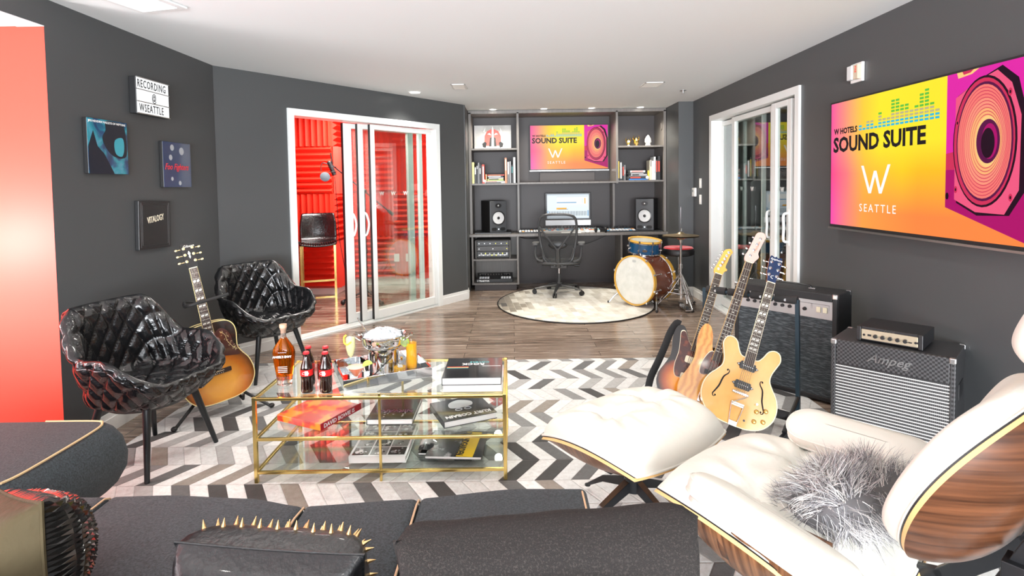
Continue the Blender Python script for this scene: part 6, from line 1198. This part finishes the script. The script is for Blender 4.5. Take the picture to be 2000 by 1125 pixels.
# ================================================================ LOUNGE CHAIR AND OTTOMAN
def squ(u, v, r=.42): return u*math.sqrt(1-v*v*r*.5), v*math.sqrt(1-u*u*r*.5)
def lounge_pad(rt, M, w_, l_, D, h, tufts, zc=lambda u, v: 0, n=40, shell=True, names=('shell', 'cushion'), ex=6, wood_=None, r=.42, eh=.5, ve=2, ov=.985):
    def sh(u, v, off): x, y = squ(u, v, r); return (x*w_/2*(1+off*.02), y*l_/2*(1+off*.02), zc(x, y)-D*(1-abs(u)**ex)*(1-abs(v)**ve)-off*.011)
    R_ = [-1+2*i/n for i in range(n+1)]; R_ = [math.copysign(abs(t)**.75, t) for t in R_]
    if shell:
        top = [[sh(u, v, 0) for u in R_] for v in R_]; bot = [[sh(u, v, 1) for u in R_] for v in R_]
        g_ = G(); g_.M = M; g_.grid(top, m=0); g_.grid(bot, m=0)
        loop = lambda q: [q[0][i] for i in range(n)]+[q[j][n] for j in range(n)]+[q[n][i] for i in range(n, 0, -1)]+[q[j][0] for j in range(n, 0, -1)]
        a, b = loop(top), loop(bot); mid = [tuple((Vector(p)*2+Vector(q))/3) for p, q in zip(a, b)]; mid2 = [tuple((Vector(p)+Vector(q)*2)/3) for p, q in zip(a, b)]
        g_.grid([a, b], wu=True, m=1)
        so = g_.obj(names[0], [wood_ or walnut, ply], rt, 50, merge=True)
        t_ = G(); t_.M = M; t_.tube([tuple(Vector(p)*.997+Vector((0, 0, .001))) for p in a], .0028, 6, True); t_.obj('black_gasket', black, so)
    def cu(u, v):
        x, y = squ(u, v, r); zz_ = zc(x, y); x *= .985*w_/2; y *= ov*l_/2; e = ((1-abs(u)**6)*(1-abs(v)**6)); z = zz_+.004+h*max(e, 0)**eh
        for tx_, ty_ in tufts:
            dx, dy = x-tx_, y-ty_; d = math.hypot(dx, dy); ang_ = math.atan2(dy, dx)
            z -= .042*math.exp(-(d/.042)**2)+.020*math.exp(-(d/.13)**2)*(.6+.4*math.cos(5*ang_+3*tx_*9))
            z += .0055*math.sin(8*ang_+d*14)*math.exp(-((d-.11)/.08)**2)
        if not tufts: z += .0015*math.sin(20*x+9*y)*max(e, 0)
        return (x, y, z)
    g_ = G(); g_.M = M; top = [[cu(u, v) for u in R_] for v in R_]; g_.grid(top); g_.grid([[(p[0], p[1], min(p[2], zc(*squ(u, v, r))+.004)-.004-D*.8*(1-abs(u)**ex)*(1-abs(v)**ve)) for p, u in zip(row, R_)] for row, v in zip(top, R_)])
    co = g_.obj(names[1], whleather, rt, 70, merge=True)
    loop = lambda q: [q[0][i] for i in range(n)]+[q[j][n] for j in range(n)]+[q[n][i] for i in range(n, 0, -1)]+[q[j][0] for j in range(n, 0, -1)]
    t_ = G(); t_.M = M; t_.tube(loop(top), .0048, 6, True); t_.obj('piping', whleather, co)
    for tx_, ty_ in tufts:
        # button sits at the bottom of its dimple
        b_ = G(); b_.M = M; zt = cu(0, 0)[2]; uv = min(((abs(p[0]-tx_)+abs(p[1]-ty_)), p) for row in top for p in row)[1]; b_.ell((uv[0], uv[1], uv[2]+.001), (.011, .011, .004), 12, 6); b_.obj('button', whleather, co)
def star_base(rt, n, R_, hz, zf, a0, ztop):
    for i in range(n):
        a = rad(a0+360*i/n); c_, s_ = math.cos(a), math.sin(a); L = Vector((-s_, c_, 0))
        P = [Vector((.03*c_, .03*s_, hz)), Vector((.6*R_*c_, .6*R_*s_, hz*.62)), Vector((R_*c_, R_*s_, zf+.012))]
        g_ = G()
        for (p, q_), (w0, w1), (t0, t1) in zip(zip(P, P[1:]), ((.030, .024), (.024, .018)), ((.045, .03), (.03, .014))):
            vs = [p-L*w0/2-Vector((0, 0, t0)), p+L*w0/2-Vector((0, 0, t0)), q_+L*w1/2-Vector((0, 0, t1)), q_-L*w1/2-Vector((0, 0, t1)), p-L*w0/2, p+L*w0/2, q_+L*w1/2, q_-L*w1/2]; g_.add(vs, [(0, 1, 2, 3), (4, 7, 6, 5), (0, 4, 5, 1), (1, 5, 6, 2), (2, 6, 7, 3), (3, 7, 4, 0)])
            g_.add([vs[4]+Vector((0, 0, .0015)), vs[5]+Vector((0, 0, .0015)), vs[6]+Vector((0, 0, .0015)), vs[7]+Vector((0, 0, .0015))], [(0, 1, 2, 3)], 1)
        lo = g_.obj('base_leg', [blackm, mat('polished_aluminium', (.72, .72, .73), .14, 1)], rt, 0); G().cyl((P[2].x, P[2].y, 0), (P[2].x, P[2].y, zf+.005), .014, n=12).obj('glide', black, lo)
    G().cyl((0, 0, hz-.05), (0, 0, hz+.01), .038, n=20).cyl((0, 0, hz), (0, 0, ztop), .017, n=16).obj('column', blackm, rt)
otR = T('lounge_ottoman', 'white leather ottoman with a curved walnut shell in front of the lounge chair', 'ottoman', (.492, 2.275, .0305), 38)
rk = lambda u, v: .018*v*v-.010*u*u
lounge_pad(otR, Matrix.Translation((0, 0, .345)) @ Matrix.Rotation(rad(-3), 4, 'X'), .645, .55, .11, .085, [(-.13, .0), (.13, .0)], lambda u, v: .06*(1-v*v), wood_=walnuth, ov=1.035, eh=.42)
star_base(otR, 4, .30, .17, .0, 84, .28); G().bx(-.16, .16, -.02, .02, .245, .265).bx(-.02, .02, -.14, .14, .245, .265).obj('under_bracket', blackm, otR, 0, .003)

lc = T('lounge_chair', 'white leather lounge chair with walnut shells in the right foreground', 'lounge chair', (.90, 1.63, .0105), 36.9)
sM = Matrix.Translation((.01, .09, .37)) @ Matrix.Rotation(rad(9), 4, 'X')
lounge_pad(lc, sM, .62, .66, .17, .075, [(-.14, .03), (.14, .03)], lambda u, v: .055*(1-v*v), wood_=walnuth, names=('seat_shell', 'seat_cushion'))
bM = frame((0, -.40, .72), (1, 0, 0), Vector((0, -.44, .898)), Vector((0, .898, .44)))
lounge_pad(lc, bM, .62, .52, .10, .075, [], lambda u, v: .05*u*u-.0*v*v, wood_=walnut, names=('back_shell', 'back_cushion'), r=1.0, ex=3, eh=.4, ve=3)
hM = frame((0, -.60, 1.12), (1, 0, 0), Vector((0, -.42, .907)), Vector((0, .907, .42)))
lounge_pad(lc, hM, .60, .24, .07, .08, [], lambda u, v: .05*u*u, wood_=walnut, names=('head_shell', 'head_cushion'), r=.6, ex=3, ve=3)
for s_, f_, b_ in ((-1, (-.325, .165, .553), (-.345, -.225, .505)), (1, (.30, .195, .548), (.325, -.18, .548))):
    f_, b_ = Vector(f_), Vector(b_); yv = (f_-b_).normalized(); xv = Vector((1, 0, 0)); zv = xv.cross(yv).normalized(); xv = yv.cross(zv); tl = Matrix.Rotation(rad(s_*-22), 4, 'Y')
    M = frame((f_+b_)/2, xv, yv, zv) @ tl; L = (f_-b_).length+.06; rows = []
    out = rrect(.155, L, .072, 8)
    for sc_, z in ((.93, -.030), (1.0, -.020), (1.02, 0), (1.0, .016), (.90, .028), (.6, .036), (.25, .039), (.01, .040)): rows.append([(x*sc_, y*(1-(1-sc_)*.155/L*1.6), z) for x, y in out])
    g_ = G(); g_.M = M; g_.grid(rows, True); g_.f.append(tuple(range(len(out)))); g_.mi.append(0); ao = g_.obj('arm_rest', whleather, lc, 60)
    t_ = G(); t_.M = M
    for z in (.015, -.022): t_.tube([(x*1.0, y*1.0, z) for x, y in out], .004, 6, True)
    t_.obj('piping', whleather, ao); t_ = G(); t_.M = M; t_  .prism(rrect(.135, L-.03, .06, 6), -.045, -.030); t_.obj('arm_underside', whleather, ao, 30)
    t_ = G(); t_.grid([[(s_*(.27+.045*math.sin(PI*min(1, k/5))*.6), .14-.30*j/10, .33+.19*k/6-.0*j) for k in range(7)] for j in range(11)]); to = t_.obj('arm_support', walnuth, lc, 60); md = to.modifiers.new('s', 'SOLIDIFY'); md.thickness = .014
for s_ in (-1, 1):
    P = [(s_*.13, -.08, .27), (s_*.13, -.28, .33), (s_*.13, -.46, .52), (s_*.13, -.545, .72), (s_*.13, -.66, .93)]
    g_ = G()
    for p, q_ in zip(P, P[1:]):
        p, q_ = Vector(p), Vector(q_); d_ = (q_-p).normalized(); n_ = Vector((0, -d_.z, d_.y)); w2 = Vector((.012, 0, 0)); p2, q2 = p-d_*.008, q_+d_*.008
        g_.add([p2-w2-n_*.022, p2+w2-n_*.022, q2+w2-n_*.022, q2-w2-n_*.022, p2-w2+n_*.022, p2+w2+n_*.022, q2+w2+n_*.022, q2-w2+n_*.022], [(0, 1, 2, 3), (4, 7, 6, 5), (0, 4, 5, 1), (1, 5, 6, 2), (2, 6, 7, 3), (3, 7, 4, 0)])
    g_.bx(s_*.13-.03, s_*.13+.03, -.50, -.46, .55, .60); g_.obj('back_brace', blackm, lc, 0, .002)
star_base(lc, 5, .34, .16, .0, 100, .24); G().bx(-.15, .15, -.12, .14, .215, .235).obj('under_bracket', blackm, lc, 0, .004)

# fur pillow
rt = T('fur_pillow', 'shaggy grey and white fur pillow on the white lounge chair seat', 'pillow', mw=Matrix.Translation((.945, 1.57, .50)) @ Matrix.Rotation(rad(36.9-10), 4, 'Z') @ Matrix.Rotation(rad(48), 4, 'X'))
F, B = pillow_grid(.34, .27, .17, 2.4, 20, .05); G().grid(F).grid(B).obj('cover', mat('grey_suede', (.13, .125, .13), .6), rt, 70, merge=True)
k = G(); r_ = random.Random(11); C3 = rt.matrix_world.to_3x3().inverted(); gdown = C3 @ Vector((0, 0, -1))
for q_ in range(9000):
    S_ = F if r_.random() < .72 else B; i, j = r_.uniform(0, 19.99), r_.uniform(0, 19.99); i0, j0 = int(i), int(j)
    p = P_on(S_, i0, j0).lerp(P_on(S_, i0+1, j0), i-i0).lerp(P_on(S_, i0, j0+1).lerp(P_on(S_, i0+1, j0+1), i-i0), j-j0)
    n_ = Vector((p.x*9, (1 if S_ is F else -1)*1.4, p.z*9)).normalized(); cl = (int(i/1.6)*7+int(j/1.6)*13+(100 if S_ is B else 0)); rc = random.Random(cl)
    sway = Vector((rc.uniform(-1, 1), rc.uniform(-.3, .5), rc.uniform(-1, 1)))*.8; d = (n_*.75+sway*.8+Vector((r_.uniform(-1, 1), r_.uniform(-1, 1), r_.uniform(-1, 1)))*.28+gdown*.15).normalized()
    L = r_.uniform(.04, .085); side = d.cross(Vector((r_.uniform(-1, 1), r_.uniform(-1, 1), r_.uniform(-1, 1)))).normalized(); ph = rc.uniform(0, 6); P = []; cur = p.copy(); dd_ = d.copy(); wv_ = side.cross(d)
    for s_ in range(6): P.append((cur+wv_*.0035*math.sin(ph+s_*1.7)*(s_/5), .0011*(1-s_/5.5))); dd_ = (dd_+gdown*.13+sway*.08).normalized(); cur = cur+dd_*L/5
    vs = []
    for c_, w_ in P: vs += [c_-side*w_, c_+side*w_]
    k.add(vs, [(2*s_, 2*s_+1, 2*s_+3, 2*s_+2) for s_ in range(5)], r_.choice((0, 0, 1, 1, 2, 2, 3)) if rc.random() < .8 else r_.choice((2, 3, 3)))
fo = k.obj('fur', [mat('fur_dark', (.15, .145, .155), .7), mat('fur_grey', (.32, .31, .32), .65), mat('fur_pale', (.52, .50, .49), .6), mat('fur_white', (.82, .79, .76), .55)], rt, 0); fo['kind'] = 'stuff'
